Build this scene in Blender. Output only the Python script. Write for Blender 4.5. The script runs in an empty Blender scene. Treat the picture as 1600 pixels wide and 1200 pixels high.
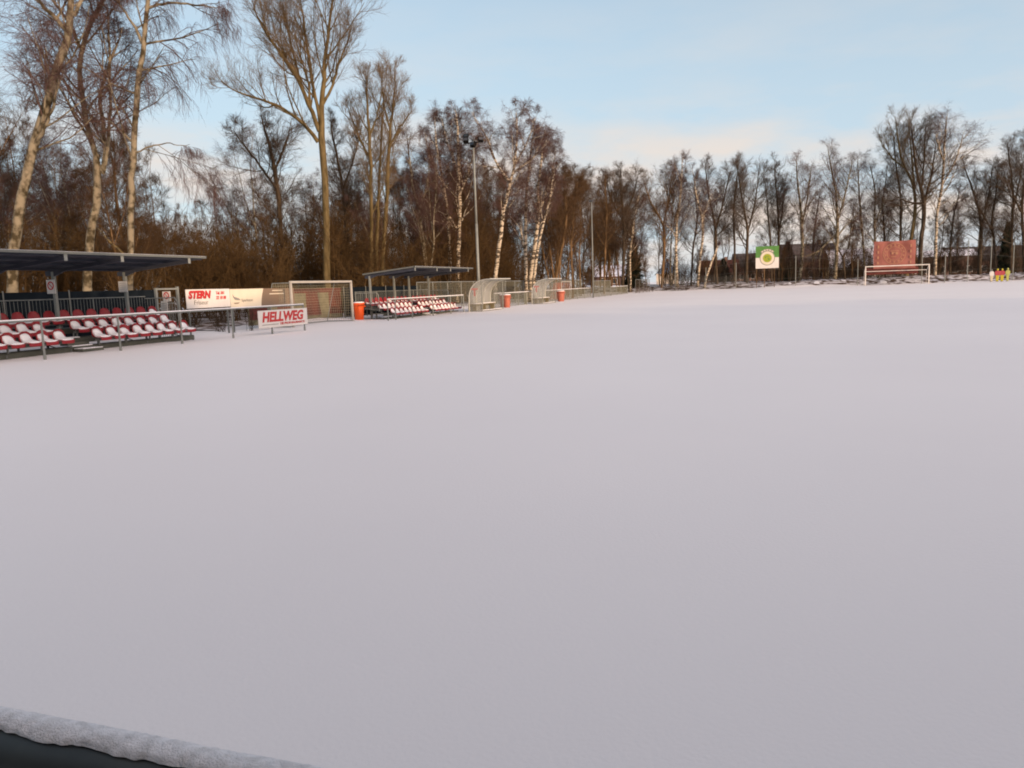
import bpy, math, random
import numpy as np
from mathutils import Matrix, Vector
R_ = math.radians
SC = bpy.context.scene
COL = SC.collection

# ------------------------------------------------------------------ camera
EYE = 1.5
PITCH = math.atan(153 / 1200)
ROLL = 0.034
cd = bpy.data.cameras.new('camera'); cam = bpy.data.objects.new('camera', cd); COL.objects.link(cam)
cd.sensor_width = 36; cd.lens = 27; cd.clip_start = 0.05; cd.clip_end = 3000
fw = Vector((0, math.cos(PITCH), -math.sin(PITCH))); up0 = Vector((0, math.sin(PITCH), math.cos(PITCH))); rt0 = Vector((1, 0, 0))
UPV = up0 * math.cos(ROLL) + rt0 * math.sin(ROLL); RTV = rt0 * math.cos(ROLL) - up0 * math.sin(ROLL)
cam.matrix_world = Matrix(((RTV.x, UPV.x, -fw.x, 0), (RTV.y, UPV.y, -fw.y, 0), (RTV.z, UPV.z, -fw.z, EYE), (0, 0, 0, 1)))
SC.camera = cam

# ------------------------------------------------------------------ light
SUN_EL, SUN_AZ = R_(5.0), R_(142)          # azimuth clockwise from +Y
sl = bpy.data.lights.new('sun', 'SUN'); sl.energy = 2.0; sl.angle = R_(0.9); sl.color = (1.0, 0.68, 0.42)
sun = bpy.data.objects.new('sun', sl); COL.objects.link(sun)
sd = Vector((math.sin(SUN_AZ) * math.cos(SUN_EL), math.cos(SUN_AZ) * math.cos(SUN_EL), math.sin(SUN_EL)))
sun.rotation_euler = sd.to_track_quat('Z', 'Y').to_euler()
SC.view_settings.view_transform = 'Standard'; SC.view_settings.look = 'None'; SC.view_settings.gamma = 1
SC.view_settings.exposure = 1.0
SC.cycles.filter_width = 1.9; SC.cycles.max_bounces = 5; SC.cycles.transparent_max_bounces = 24; SC.cycles.diffuse_bounces = 3
w = bpy.data.worlds.new('World'); SC.world = w; w.use_nodes = True
N = w.node_tree.nodes; Lk = w.node_tree.links; N.clear()
def wn(t, **k):
    n = N.new(t)
    for a, b in k.items(): setattr(n, a, b)
    return n
sky = wn('ShaderNodeTexSky', sky_type='NISHITA', sun_disc=False)
sky.sun_elevation = SUN_EL; sky.sun_rotation = SUN_AZ; sky.air_density = 1.0; sky.dust_density = 0.6; sky.ozone_density = 1.6
geo = wn('ShaderNodeTexCoord')
sep = wn('ShaderNodeSeparateXYZ'); Lk.new(geo.outputs['Generated'], sep.inputs[0])
mp = wn('ShaderNodeMapping'); mp.inputs['Scale'].default_value = (2.6, 2.6, 9.0); Lk.new(geo.outputs['Generated'], mp.inputs[0])
nz = wn('ShaderNodeTexNoise'); nz.inputs['Scale'].default_value = 1.6; nz.inputs['Detail'].default_value = 6; nz.inputs['Roughness'].default_value = 0.55
Lk.new(mp.outputs[0], nz.inputs['Vector'])
cr = wn('ShaderNodeValToRGB'); cr.color_ramp.elements[0].position = 0.40; cr.color_ramp.elements[1].position = 0.62
Lk.new(nz.outputs['Fac'], cr.inputs[0])
band = wn('ShaderNodeValToRGB')      # clouds sit low over the horizon
e = band.color_ramp.elements; e[0].position = 0.0; e[0].color = (1, 1, 1, 1); e[1].position = 0.36; e[1].color = (0.04, 0.04, 0.04, 1)
k1 = e.new(0.13); k1.color = (1, 1, 1, 1); k2 = e.new(0.22); k2.color = (0.25, 0.25, 0.25, 1)
Lk.new(sep.outputs[2], band.inputs[0])
mul = wn('ShaderNodeMath', operation='MULTIPLY'); Lk.new(cr.outputs[0], mul.inputs[0]); Lk.new(band.outputs[0], mul.inputs[1])
hz = wn('ShaderNodeValToRGB')        # thin whitish layer near the horizon
e = hz.color_ramp.elements; e[0].position = 0.0; e[0].color = (0.90,) * 3 + (1,); e[1].position = 0.9; e[1].color = (0.15,) * 3 + (1,)
k1 = e.new(0.16); k1.color = (.80,) * 3 + (1,); k2 = e.new(0.42); k2.color = (.45,) * 3 + (1,)
Lk.new(sep.outputs[2], hz.inputs[0])
mix0 = wn('ShaderNodeMix', data_type='RGBA'); Lk.new(hz.outputs[0], mix0.inputs[0]); Lk.new(sky.outputs[0], mix0.inputs[6]); mix0.inputs[7].default_value = (2.02, 2.44, 2.88, 1)
mix1 = wn('ShaderNodeMix', data_type='RGBA'); Lk.new(mul.outputs[0], mix1.inputs[0]); Lk.new(mix0.outputs[2], mix1.inputs[6]); mix1.inputs[7].default_value = (2.95, 2.55, 2.25, 1)
bg = wn('ShaderNodeBackground'); bg.inputs[1].default_value = 0.15
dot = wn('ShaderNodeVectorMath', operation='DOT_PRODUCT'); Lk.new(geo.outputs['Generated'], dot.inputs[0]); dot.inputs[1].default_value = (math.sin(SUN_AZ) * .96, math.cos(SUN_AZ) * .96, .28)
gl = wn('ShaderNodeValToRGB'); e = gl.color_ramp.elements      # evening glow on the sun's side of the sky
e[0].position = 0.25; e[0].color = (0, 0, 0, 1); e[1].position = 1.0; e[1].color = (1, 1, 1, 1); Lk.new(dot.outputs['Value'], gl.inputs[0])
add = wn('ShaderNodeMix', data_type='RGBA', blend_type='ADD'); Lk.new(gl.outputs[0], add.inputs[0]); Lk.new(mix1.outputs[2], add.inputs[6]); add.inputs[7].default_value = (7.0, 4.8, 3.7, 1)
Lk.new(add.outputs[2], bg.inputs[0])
out = wn('ShaderNodeOutputWorld'); Lk.new(bg.outputs[0], out.inputs[0])

# ------------------------------------------------------------------ frame helpers
TH = R_(19.2)
UV = (math.sin(TH), math.cos(TH)); VV = (math.cos(TH), -math.sin(TH))
ROTF = math.pi / 2 - TH                       # local +X runs up the touchline, local +Y away from the pitch
def F(s, t, z=0.0): return Vector((s * UV[0] + t * VV[0], s * UV[1] + t * VV[1], z))
def to_st(x, y): return x * UV[0] + y * UV[1], x * VV[0] + y * VV[1]
def ray(px, py): return fw + RTV * ((px - 800) / 1200) - UPV * ((py - 600) / 1200)
def at(px, py, depth):                        # point seen at (px, py) of the photo, depth metres up the view
    r = ray(px, py); k = depth / r.y
    return Vector((r.x * k, depth, EYE + r.z * k))
def ground_at(px, depth, z=0.0):
    py = 450.0
    for _ in range(8):
        q = at(px, py, depth); py += (q.z - z) * 1200 / depth
    return Vector((at(px, py, depth).x, depth, z))

# ------------------------------------------------------------------ materials
MATS = {}
def mat(name, col, rough=0.7, metal=0.0, noise=None, bump=0.0, bscale=30, spec=0.4, vary=0.0, alpha=None):
    if name in MATS: return MATS[name]
    m = bpy.data.materials.new(name); m.use_nodes = True
    nt = m.node_tree; b = nt.nodes['Principled BSDF']
    b.inputs['Roughness'].default_value = rough; b.inputs['Metallic'].default_value = metal
    b.inputs['Specular IOR Level'].default_value = spec
    tc = nt.nodes.new('ShaderNodeTexCoord')
    src = None
    if noise:
        c2, sc, lo, hi = noise[:4]
        n = nt.nodes.new('ShaderNodeTexNoise'); n.inputs['Scale'].default_value = sc; n.inputs['Detail'].default_value = 5
        if len(noise) > 4:
            mpn = nt.nodes.new('ShaderNodeMapping'); mpn.inputs['Scale'].default_value = noise[4]
            nt.links.new(tc.outputs['Object'], mpn.inputs[0]); nt.links.new(mpn.outputs[0], n.inputs['Vector'])
        else: nt.links.new(tc.outputs['Object'], n.inputs['Vector'])
        r = nt.nodes.new('ShaderNodeValToRGB'); r.color_ramp.elements[0].position = lo; r.color_ramp.elements[1].position = hi
        r.color_ramp.elements[0].color = (*col, 1); r.color_ramp.elements[1].color = (*c2, 1)
        nt.links.new(n.outputs['Fac'], r.inputs[0]); src = r.outputs[0]
    if vary:
        oi = nt.nodes.new('ShaderNodeObjectInfo'); mr = nt.nodes.new('ShaderNodeMapRange')
        mr.inputs[3].default_value = 1 - vary; mr.inputs[4].default_value = 1 + vary
        nt.links.new(oi.outputs['Random'], mr.inputs[0])
        vm = nt.nodes.new('ShaderNodeVectorMath'); vm.operation = 'SCALE'
        if src: nt.links.new(src, vm.inputs[0])
        else: vm.inputs[0].default_value = col
        nt.links.new(mr.outputs[0], vm.inputs['Scale']); src = vm.outputs[0]
    if src: nt.links.new(src, b.inputs['Base Color'])
    else: b.inputs['Base Color'].default_value = (*col, 1)
    if bump:
        n = nt.nodes.new('ShaderNodeTexNoise'); n.inputs['Scale'].default_value = bscale; n.inputs['Detail'].default_value = 6
        nt.links.new(tc.outputs['Object'], n.inputs['Vector'])
        bp = nt.nodes.new('ShaderNodeBump'); bp.inputs['Strength'].default_value = bump; bp.inputs['Distance'].default_value = 0.02
        nt.links.new(n.outputs['Fac'], bp.inputs['Height']); nt.links.new(bp.outputs[0], b.inputs['Normal'])
    if alpha is not None:
        b.inputs['Alpha'].default_value = alpha
    MATS[name] = m
    return m
M_SNOW = mat('snow', (0.81, 0.79, 0.79), 0.55, noise=((0.85, 0.83, 0.825), 0.12, 0.3, 0.7), bump=0.14, bscale=48, spec=0.2)
M_SNOWP = mat('snow_lump', (0.84, 0.84, 0.86), 0.6, bump=0.3, bscale=40, spec=0.2)
M_FLOOR = mat('forest_litter', (0.075, 0.045, 0.025), 0.9, noise=((0.62, 0.60, 0.61), 1.3, 0.44, 0.58), bump=0.8, bscale=12, spec=0.1)
M_BIRCH = mat('birch_bark', (0.06, 0.045, 0.03), 0.8, noise=((0.42, 0.36, 0.27), 3.0, 0.43, 0.54, (0.9, 0.9, 2.2)), bump=0.3, spec=0.2)
M_BIRCHW = mat('birch_bark_mossy', (0.045, 0.035, 0.018), 0.8, noise=((0.21, 0.18, 0.125), 3.4, 0.40, 0.58, (1, 1, 0.9)), bump=0.3, spec=0.15)
M_OLIVE = mat('poplar_bark', (0.065, 0.048, 0.02), 0.85, noise=((0.14, 0.105, 0.05), 2.5, 0.35, 0.65, (2, 2, .5)), bump=0.5, spec=0.1)
M_DARK = mat('dark_bark', (0.032, 0.024, 0.017), 0.9, noise=((0.08, 0.06, 0.04), 3, 0.35, 0.65, (2, 2, .5)), bump=0.5, spec=0.1, vary=0.25)
M_TAN = mat('tan_bark', (0.075, 0.045, 0.02), 0.9, noise=((0.16, 0.10, 0.05), 2, 0.35, 0.65, (2, 2, .5)), bump=0.4, spec=0.1, vary=0.25)
M_TWP = mat('twig_purple', (0.09, 0.055, 0.048), 0.85, spec=0.1, vary=0.15)
M_TWB = mat('twig_brown', (0.078, 0.047, 0.024), 0.85, spec=0.1, vary=0.25)
M_TWO = mat('twig_olive', (0.13, 0.09, 0.05), 0.85, spec=0.1, vary=0.15)
M_TWD = mat('twig_dark', (0.070, 0.050, 0.034), 0.9, spec=0.1, vary=0.2)
M_TWR = mat('twig_russet', (0.046, 0.026, 0.010), 0.9, spec=0.1, noise=((0.085, 0.053, 0.022), 0.35, 0.35, 0.7))
M_CON = mat('conifer_needles', (0.018, 0.026, 0.018), 0.9, spec=0.1, noise=((0.04, 0.05, 0.03), 1, 0.4, 0.7))
M_GALV = mat('galvanised', (0.17, 0.185, 0.17), 0.6, 0.2, noise=((0.23, 0.245, 0.23), 3, 0.3, 0.7))
M_GALVD = mat('galvanised_dull', (0.13, 0.14, 0.13), 0.6, 0.3)
M_WHITE = mat('white_paint', (0.60, 0.58, 0.54), 0.45, noise=((0.54, 0.51, 0.47), 2, 0.4, 0.7))
M_RED = mat('seat_red', (0.27, 0.006, 0.012), 0.4, noise=((0.22, 0.008, 0.012), 6, 0.4, 0.7))
M_BLACK = mat('dark_screen', (0.005, 0.008, 0.011), 0.9, noise=((0.010, 0.014, 0.018), 2, 0.4, 0.7), spec=0.05)
M_ROOFU = mat('roof_sheet', (0.035, 0.04, 0.055), 0.5, 0.1, noise=((0.045, 0.05, 0.068), 1.2, 0.4, 0.7), spec=0.15)
M_ORANGE = mat('orange_plastic', (0.66, 0.085, 0.008), 0.4, noise=((0.60, 0.075, 0.008), 4, 0.4, 0.6))
M_SALMON = mat('salmon_plastic', (0.36, 0.10, 0.06), 0.5, noise=((0.32, 0.09, 0.055), 4, 0.4, 0.6))
M_BOARDW = mat('board_white', (0.62, 0.60, 0.57), 0.4, noise=((0.57, 0.55, 0.52), 2, 0.4, 0.7))
M_BOARDC = mat('board_cream', (0.62, 0.56, 0.44), 0.4, noise=((0.57, 0.52, 0.40), 2, 0.4, 0.7))
M_BOARDB = mat('board_brown', (0.17, 0.12, 0.08), 0.5)
M_LETR = mat('letter_red', (0.42, 0.015, 0.015), 0.4)
M_LAMP = mat('lamp_black', (0.006, 0.006, 0.006), 0.8, spec=0.1)
M_LETK = mat('letter_black', (0.03, 0.03, 0.03), 0.5)
M_LETG = mat('letter_grey', (0.22, 0.21, 0.19), 0.5)
M_GREEN = mat('board_green', (0.06, 0.18, 0.03), 0.5, noise=((0.075, 0.21, 0.045), 2, 0.4, 0.6))
M_LIME = mat('emblem_lime', (0.27, 0.31, 0.02), 0.5)
M_BAN = mat('banner_red', (0.215, 0.068, 0.052), 0.75, noise=((0.27, 0.10, 0.08), 0.9, 0.35, 0.65), bump=0.3, bscale=4)
M_BAND = mat('banner_dark_red', (0.075, 0.014, 0.011), 0.8, noise=((0.11, 0.025, 0.018), 1.5, 0.35, 0.65))
M_BANT = mat('banner_print_tan', (0.33, 0.17, 0.10), 0.75)
M_OLV = mat('screen_olive', (0.11, 0.10, 0.06), 0.8, noise=((0.15, 0.14, 0.085), 3, 0.35, 0.65))
M_MESH = mat('mesh_wire', (0.15, 0.15, 0.11), 0.6)
M_NET = mat('net_cord', (0.24, 0.22, 0.15), 0.8)
M_NETR = mat('net_red', (0.32, 0.12, 0.09), 0.8)
M_GOALG = mat('weathered_white', (0.36, 0.345, 0.31), 0.5, noise=((0.30, 0.285, 0.25), 2, 0.4, 0.7))
M_YEL = mat('dummy_yellow', (0.42, 0.36, 0.02), 0.5)
M_LEM = mat('dummy_lemon', (0.36, 0.38, 0.10), 0.5)
M_PINK = mat('dummy_red', (0.34, 0.05, 0.06), 0.5)
M_CRM = mat('dummy_cream', (0.52, 0.46, 0.33), 0.5)
M_PLEX = mat('clouded_plexiglass', (0.38, 0.39, 0.37), 0.35, alpha=0.58, noise=((0.32, 0.33, 0.31), 1.5, 0.35, 0.65), spec=0.5)
M_PLEXS = mat('clear_side_glass', (0.30, 0.31, 0.29), 0.3, alpha=0.22, noise=((0.24, 0.25, 0.23), 1.5, 0.35, 0.65), spec=0.5)
M_FADE = mat('faded_red_print', (0.34, 0.15, 0.14), 0.5)
M_GALVL = mat('bright_alloy', (0.42, 0.43, 0.40), 0.5, 0.1)
M_CONC = mat('concrete', (0.10, 0.105, 0.085), 0.9, noise=((0.07, 0.075, 0.06), 3, 0.35, 0.65))
M_BENCH = mat('bench_wood', (0.17, 0.15, 0.09), 0.7)
M_BRICKB = mat('brick_brown', (0.10, 0.06, 0.045), 0.9, noise=((0.15, 0.09, 0.07), 1.5, 0.4, 0.6))
M_PLAST = mat('plaster_pale', (0.50, 0.44, 0.36), 0.9, noise=((0.42, 0.36, 0.3), 1, 0.4, 0.6))
M_PLASTY = mat('plaster_yellow', (0.55, 0.38, 0.08), 0.9)
M_TILE = mat('roof_tile_dark', (0.035, 0.03, 0.03), 0.8, noise=((0.06, 0.05, 0.05), 2, 0.4, 0.6))
M_TILER = mat('roof_tile_red', (0.08, 0.028, 0.022), 0.8)
M_ROOFSN = mat('roof_snow', (0.72, 0.72, 0.78), 0.7)
M_BLUE = mat('gable_blue', (0.20, 0.30, 0.45), 0.7)
M_GLASS = mat('window_dark', (0.02, 0.025, 0.03), 0.1, spec=0.8)

# ------------------------------------------------------------------ object helpers
def mesh_obj(name, V, Fc, m, parent=None, smooth=False, mats=None, midx=None):
    me = bpy.data.meshes.new(name); me.from_pydata([tuple(v) for v in V], [], [tuple(f) for f in Fc]); me.update()
    for q in (mats or [m]): me.materials.append(q)
    if midx is not None: me.polygons.foreach_set('material_index', midx)
    if smooth: me.polygons.foreach_set('use_smooth', [True] * len(me.polygons))
    o = bpy.data.objects.new(name, me); COL.objects.link(o)
    if parent: o.parent = parent
    return o
def np_obj(name, V, Q, m, parent=None, smooth=True):     # V (n,3) array, Q (k,4) array of quads
    me = bpy.data.meshes.new(name)
    me.vertices.add(len(V)); me.vertices.foreach_set('co', V.astype(np.float32).ravel())
    me.loops.add(Q.size); me.loops.foreach_set('vertex_index', Q.astype(np.int32).ravel())
    me.polygons.add(len(Q)); me.polygons.foreach_set('loop_start', np.arange(0, Q.size, Q.shape[1], dtype=np.int32))
    if smooth: me.polygons.foreach_set('use_smooth', np.ones(len(Q), dtype=bool))
    me.update(calc_edges=True); me.materials.append(m)
    o = bpy.data.objects.new(name, me); COL.objects.link(o)
    if parent: o.parent = parent
    return o
def tag(o, label=None, cat=None, group=None, kind=None):
    if label: o['label'] = label
    if cat: o['category'] = cat
    if group: o['group'] = group
    if kind: o['kind'] = kind
    return o
def thing(name, label, cat, loc=(0, 0, 0), rz=0.0, group=None):
    o = bpy.data.objects.new(name, None); COL.objects.link(o); o.location = loc; o.rotation_euler = (0, 0, rz)
    o.empty_display_size = 0.2
    return tag(o, label, cat, group)
def kids(o): return [c for c in COL.objects if c.parent == o]
def dup(root, loc, rz=None, label=None, group=None, scale=None, kidmap=None):
    r = root.copy(); COL.objects.link(r); r.location = loc
    if rz is not None: r.rotation_euler = (0, 0, rz)
    if label: r['label'] = label
    if group: r['group'] = group
    if scale: r.scale = (scale,) * 3 if not isinstance(scale, tuple) else scale
    for ch in list(root.children):
        c = ch.copy(); COL.objects.link(c); c.parent = r
        for g in ch.children:
            d = g.copy(); COL.objects.link(d); d.parent = c
    return r
class MB:
    def __init__(s): s.V = []; s.F = []; s.I = []
    def add(s, V, Fc, i=0):
        n = len(s.V); s.V += [tuple(v) for v in V]; s.F += [tuple(a + n for a in f) for f in Fc]; s.I += [i] * len(Fc); return s
    def box(s, x0, x1, y0, y1, z0, z1, i=0):
        V = [(x, y, z) for z in (z0, z1) for y in (y0, y1) for x in (x0, x1)]
        return s.add(V, [(0, 2, 3, 1), (4, 5, 7, 6), (0, 1, 5, 4), (2, 6, 7, 3), (0, 4, 6, 2), (1, 3, 7, 5)], i)
    def bar(s, a, b, r, n=8, r2=None, i=0, cap=True):
        a = Vector(a); b = Vector(b); d = (b - a).normalized(); r2 = r if r2 is None else r2
        x = d.orthogonal().normalized(); y = d.cross(x)
        V = []
        for p, q in ((a, r), (b, r2)):
            for k in range(n):
                an = 2 * math.pi * (k + .5) / n; V.append(p + x * math.cos(an) * q + y * math.sin(an) * q)
        Fc = [(k, (k + 1) % n, n + (k + 1) % n, n + k) for k in range(n)]
        if cap: Fc += [tuple(range(n - 1, -1, -1)), tuple(range(n, 2 * n))]
        return s.add(V, Fc, i)
    def tube(s, pts, r, n=8, i=0):
        for a, b in zip(pts, pts[1:]): s.bar(a, b, r, n, i=i)
        return s
    def lathe(s, prof, n=20, c=(0, 0), i=0):
        V = []
        for r, z in prof:
            for k in range(n): V.append((c[0] + r * math.cos(2 * math.pi * k / n), c[1] + r * math.sin(2 * math.pi * k / n), z))
        Fc = []
        for j in range(len(prof) - 1):
            for k in range(n):
                Fc.append((j * n + k, j * n + (k + 1) % n, (j + 1) * n + (k + 1) % n, (j + 1) * n + k))
        Fc += [tuple(range(n - 1, -1, -1)), tuple(range((len(prof) - 1) * n, len(prof) * n))]
        return s.add(V, Fc, i)
    def prism(s, poly, axis, a, b, i=0):   # poly: 2-D points, extruded along axis from a to b
        def P(u, v, w): return {'x': (w, u, v), 'y': (u, w, v), 'z': (u, v, w)}[axis]
        n = len(poly); V = [P(u, v, a) for u, v in poly] + [P(u, v, b) for u, v in poly]
        Fc = [(k, (k + 1) % n, n + (k + 1) % n, n + k) for k in range(n)] + [tuple(range(n - 1, -1, -1)), tuple(range(n, 2 * n))]
        return s.add(V, Fc, i)
    def build(s, name, m, parent=None, smooth=False, mats=None):
        return mesh_obj(name, s.V, s.F, m, parent, smooth, mats, s.I if mats else None)
def bevel(o, w=0.01, seg=2):
    b = o.modifiers.new('bevel', 'BEVEL'); b.width = w; b.segments = seg; b.limit_method = 'ANGLE'; return o
def text(name, body, size, m, parent, loc, rot, shear=0.0, offset=0.0, sx=1.0, extrude=0.004, align='LEFT'):
    c = bpy.data.curves.new(name, 'FONT'); c.body = body; c.size = size; c.shear = shear; c.offset = offset; c.extrude = extrude; c.align_x = align
    c.materials.append(m); c.resolution_u = 3
    tmp = bpy.data.objects.new(name, c); me = bpy.data.meshes.new_from_object(tmp); bpy.data.objects.remove(tmp); bpy.data.curves.remove(c)
    o = bpy.data.objects.new(name, me); COL.objects.link(o); o.parent = parent; o.location = loc; o.rotation_euler = rot; o.scale = (sx, 1, 1)
    return o
FACE = (math.pi / 2, 0, 0)                        # lettering that faces local -Y and reads along +X
FACEX = (math.pi / 2, 0, -math.pi / 2)            # lettering that faces local -X (the camera), reads towards -Y

# ------------------------------------------------------------------ ground
rng = np.random.default_rng(5)
def vnoise(x, y, sc, seed):
    r = np.random.default_rng(seed).random((128, 128)); x = x / sc; y = y / sc
    xi = np.floor(x).astype(int); yi = np.floor(y).astype(int); fx = x - xi; fy = y - yi
    fx = fx * fx * (3 - 2 * fx); fy = fy * fy * (3 - 2 * fy)
    g = lambda a, b: r[a % 128, b % 128]
    return (g(xi, yi) * (1 - fx) + g(xi + 1, yi) * fx) * (1 - fy) + (g(xi, yi + 1) * (1 - fx) + g(xi + 1, yi + 1) * fx) * fy - 0.5
def sm(x, a, b):
    q = np.clip((x - a) / (b - a), 0, 1); return q * q * (3 - 2 * q)
def hgt(s, t):
    s = np.asarray(s, float); t = np.asarray(t, float)
    fld = (1 - sm(-t, 17, 24)) * (1 - sm(s, 108, 114))
    z = 0.024 * vnoise(s, t, 3.1, 1) + 0.035 * vnoise(s, t, 9, 2) + 0.013 * vnoise(s * 1.6, t, 1.1, 3)
    z = z * np.clip(sm(np.hypot(s, t), 1.0, 6), .2, 1)
    rough = (1 - fld)
    z = z + rough * (0.18 * vnoise(s, t, 1.7, 4) + 0.3 * vnoise(s, t, 6, 6))
    bank = sm(s, 112.5, 119) * (0.75 + 0.5 * vnoise(s, t, 7, 7)) * (1 - sm(s, 150, 200))
    z = z + bank + sm(-t, 20, 45) * 0.3 * sm(s, 15, 40)
    return z
def sheet(name, ss, tt, m, dz=0.0):
    S, T = np.meshgrid(ss, tt, indexing='ij'); Z = hgt(S, T) + dz
    X = S * UV[0] + T * VV[0]; Y = S * UV[1] + T * VV[1]
    V = np.stack([X, Y, Z], -1).reshape(-1, 3); n, k = len(ss), len(tt)
    idx = np.arange(n * k).reshape(n, k)
    Q = np.stack([idx[:-1, :-1], idx[:-1, 1:], idx[1:, 1:], idx[1:, :-1]], -1).reshape(-1, 4)[:, ::-1]
    return tag(np_obj(name, V, Q, m), kind='structure')
def spaced(*segs):
    a = []
    for lo, hi, st in segs: a += list(np.arange(lo, hi, st))
    return np.array(a + [segs[-1][1]])
sheet('snow_ground', spaced((-300, -30, 30), (-30, -6, 2), (-6, 25, .35), (25, 60, .8), (60, 108, 1.2), (108, 125, .5), (125, 200, 5), (200, 900, 50)),
      spaced((-500, -100, 40), (-100, -50, 5), (-50, -14, 1), (-14, 14, .4), (14, 60, 1.2), (60, 100, 5), (100, 700, 50)), M_SNOW)
sheet('forest_floor', spaced((-40, 130, 1.0)), spaced((-110, -50, 4), (-50, -25.5, .8)), M_FLOOR, 0.02)
sheet('far_bank', spaced((114.2, 160, .7)), spaced((-25.5, 60, 1.2), (60, 110, 5)), M_FLOOR, 0.02)

# ------------------------------------------------------------------ trees
def nrm(a): return a / np.maximum(np.linalg.norm(a, axis=-1, keepdims=True), 1e-9)
def tubes(P, Rr, n):
    Np, K, _ = P.shape
    T = np.empty_like(P); T[:, 1:-1] = P[:, 2:] - P[:, :-2]; T[:, 0] = P[:, 1] - P[:, 0]; T[:, -1] = P[:, -1] - P[:, -2]
    T = nrm(T); ref = np.broadcast_to(np.array([0.31, 0.17, 0.93]), T.shape)
    par = np.abs((T * ref).sum(-1, keepdims=True)) > .95
    ref = np.where(par, np.array([0.9, -.4, .1]), ref)
    A = nrm(np.cross(T, ref)); B = np.cross(T, A)
    an = 2 * np.pi * np.arange(n) / n
    V = P[:, :, None] + Rr[:, :, None, None] * (A[:, :, None] * np.cos(an)[None, None, :, None] + B[:, :, None] * np.sin(an)[None, None, :, None])
    idx = np.arange(Np * K * n).reshape(Np, K, n)
    a = idx[:, :-1]; b = idx[:, 1:]
    Q = np.stack([a, np.roll(a, -1, 2), np.roll(b, -1, 2), b], -1).reshape(-1, 4)
    return V.reshape(-1, 3), Q
def merge(parts):
    Vs, Qs, o = [], [], 0
    for V, Q in parts: Vs.append(V); Qs.append(Q + o); o += len(V)
    return np.concatenate(Vs), np.concatenate(Qs)
def grow(g, P0, D, L, K, wander, trop):
    Np = len(P0); P = np.empty((Np, K, 3)); P[:, 0] = P0; d = nrm(D); st = (L / (K - 1))[:, None]
    for k in range(1, K):
        f = trop if np.isscalar(trop) else trop[k - 1]
        d = nrm(d + wander * g.standard_normal((Np, 3)) + np.array([0, 0, f]))
        P[:, k] = P[:, k - 1] + d * st
    return P
def spawn(g, P, M, lo, hi, ang, spread, Rr=None):
    """M children per parent: start points, directions, position along parent, radius there"""
    Np, K, _ = P.shape
    u = lo + (hi - lo) * (np.arange(M)[None] + g.random((Np, M))) / M
    x = u * (K - 1); i = np.minimum(x.astype(int), K - 2); f = (x - i)[..., None]
    ar = np.arange(Np)[:, None]
    a = P[ar, i]; b = P[ar, i + 1]; st = a * (1 - f) + b * f; tg = nrm(b - a)
    r = Rr[ar, i] * (1 - f[..., 0]) + Rr[ar, i + 1] * f[..., 0] if Rr is not None else None
    q = g.standard_normal((Np, M, 3)); q = nrm(q - (q * tg).sum(-1, keepdims=True) * tg)
    th = ang + spread * g.standard_normal((Np, M)); th = th[..., None]
    d = tg * np.cos(th) + q * np.sin(th)
    return st.reshape(-1, 3), d.reshape(-1, 3), u.reshape(-1), (r.reshape(-1) if r is not None else None)
KIND = {
 # L1 spacing (m), L1 len frac of height, angle, L2 per L1, L3 per L2, L4 per L3, droop, twig r
 'birch':  dict(sp=.55, lf=.16, ang=.75, n=(8, 6, 6), trop=(.10, .02, -.16), wr=.011, wander=.10, bark=M_BIRCH, tw=M_TWP),
 'birchm': dict(sp=.50, lf=.17, ang=.80, n=(8, 7, 6), trop=(.10, .02, -.14), wr=.008, wander=.11, bark=M_BIRCHW, tw=M_TWP),
 'weep': dict(sp=.55, lf=.16, ang=.85, n=(10, 8, 3), trop=(.02, -.26, -.42), wr=.008, wander=.09, bark=M_BIRCHW, tw=M_TWP),
 'poplar': dict(sp=.60, lf=.15, ang=.70, n=(8, 6, 4), trop=(.20, .12, .10), wr=.010, wander=.08, bark=M_OLIVE, tw=M_TWO),
 'alder':  dict(sp=.50, lf=.16, ang=.85, n=(8, 6, 5), trop=(.10, .05, .04), wr=.012, wander=.12, bark=M_DARK, tw=M_TWD),
 'brown':  dict(sp=.45, lf=.17, ang=.70, n=(8, 7, 6), trop=(.14, .06, .03), wr=.012, wander=.12, bark=M_TAN, tw=M_TWB),
}
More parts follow.
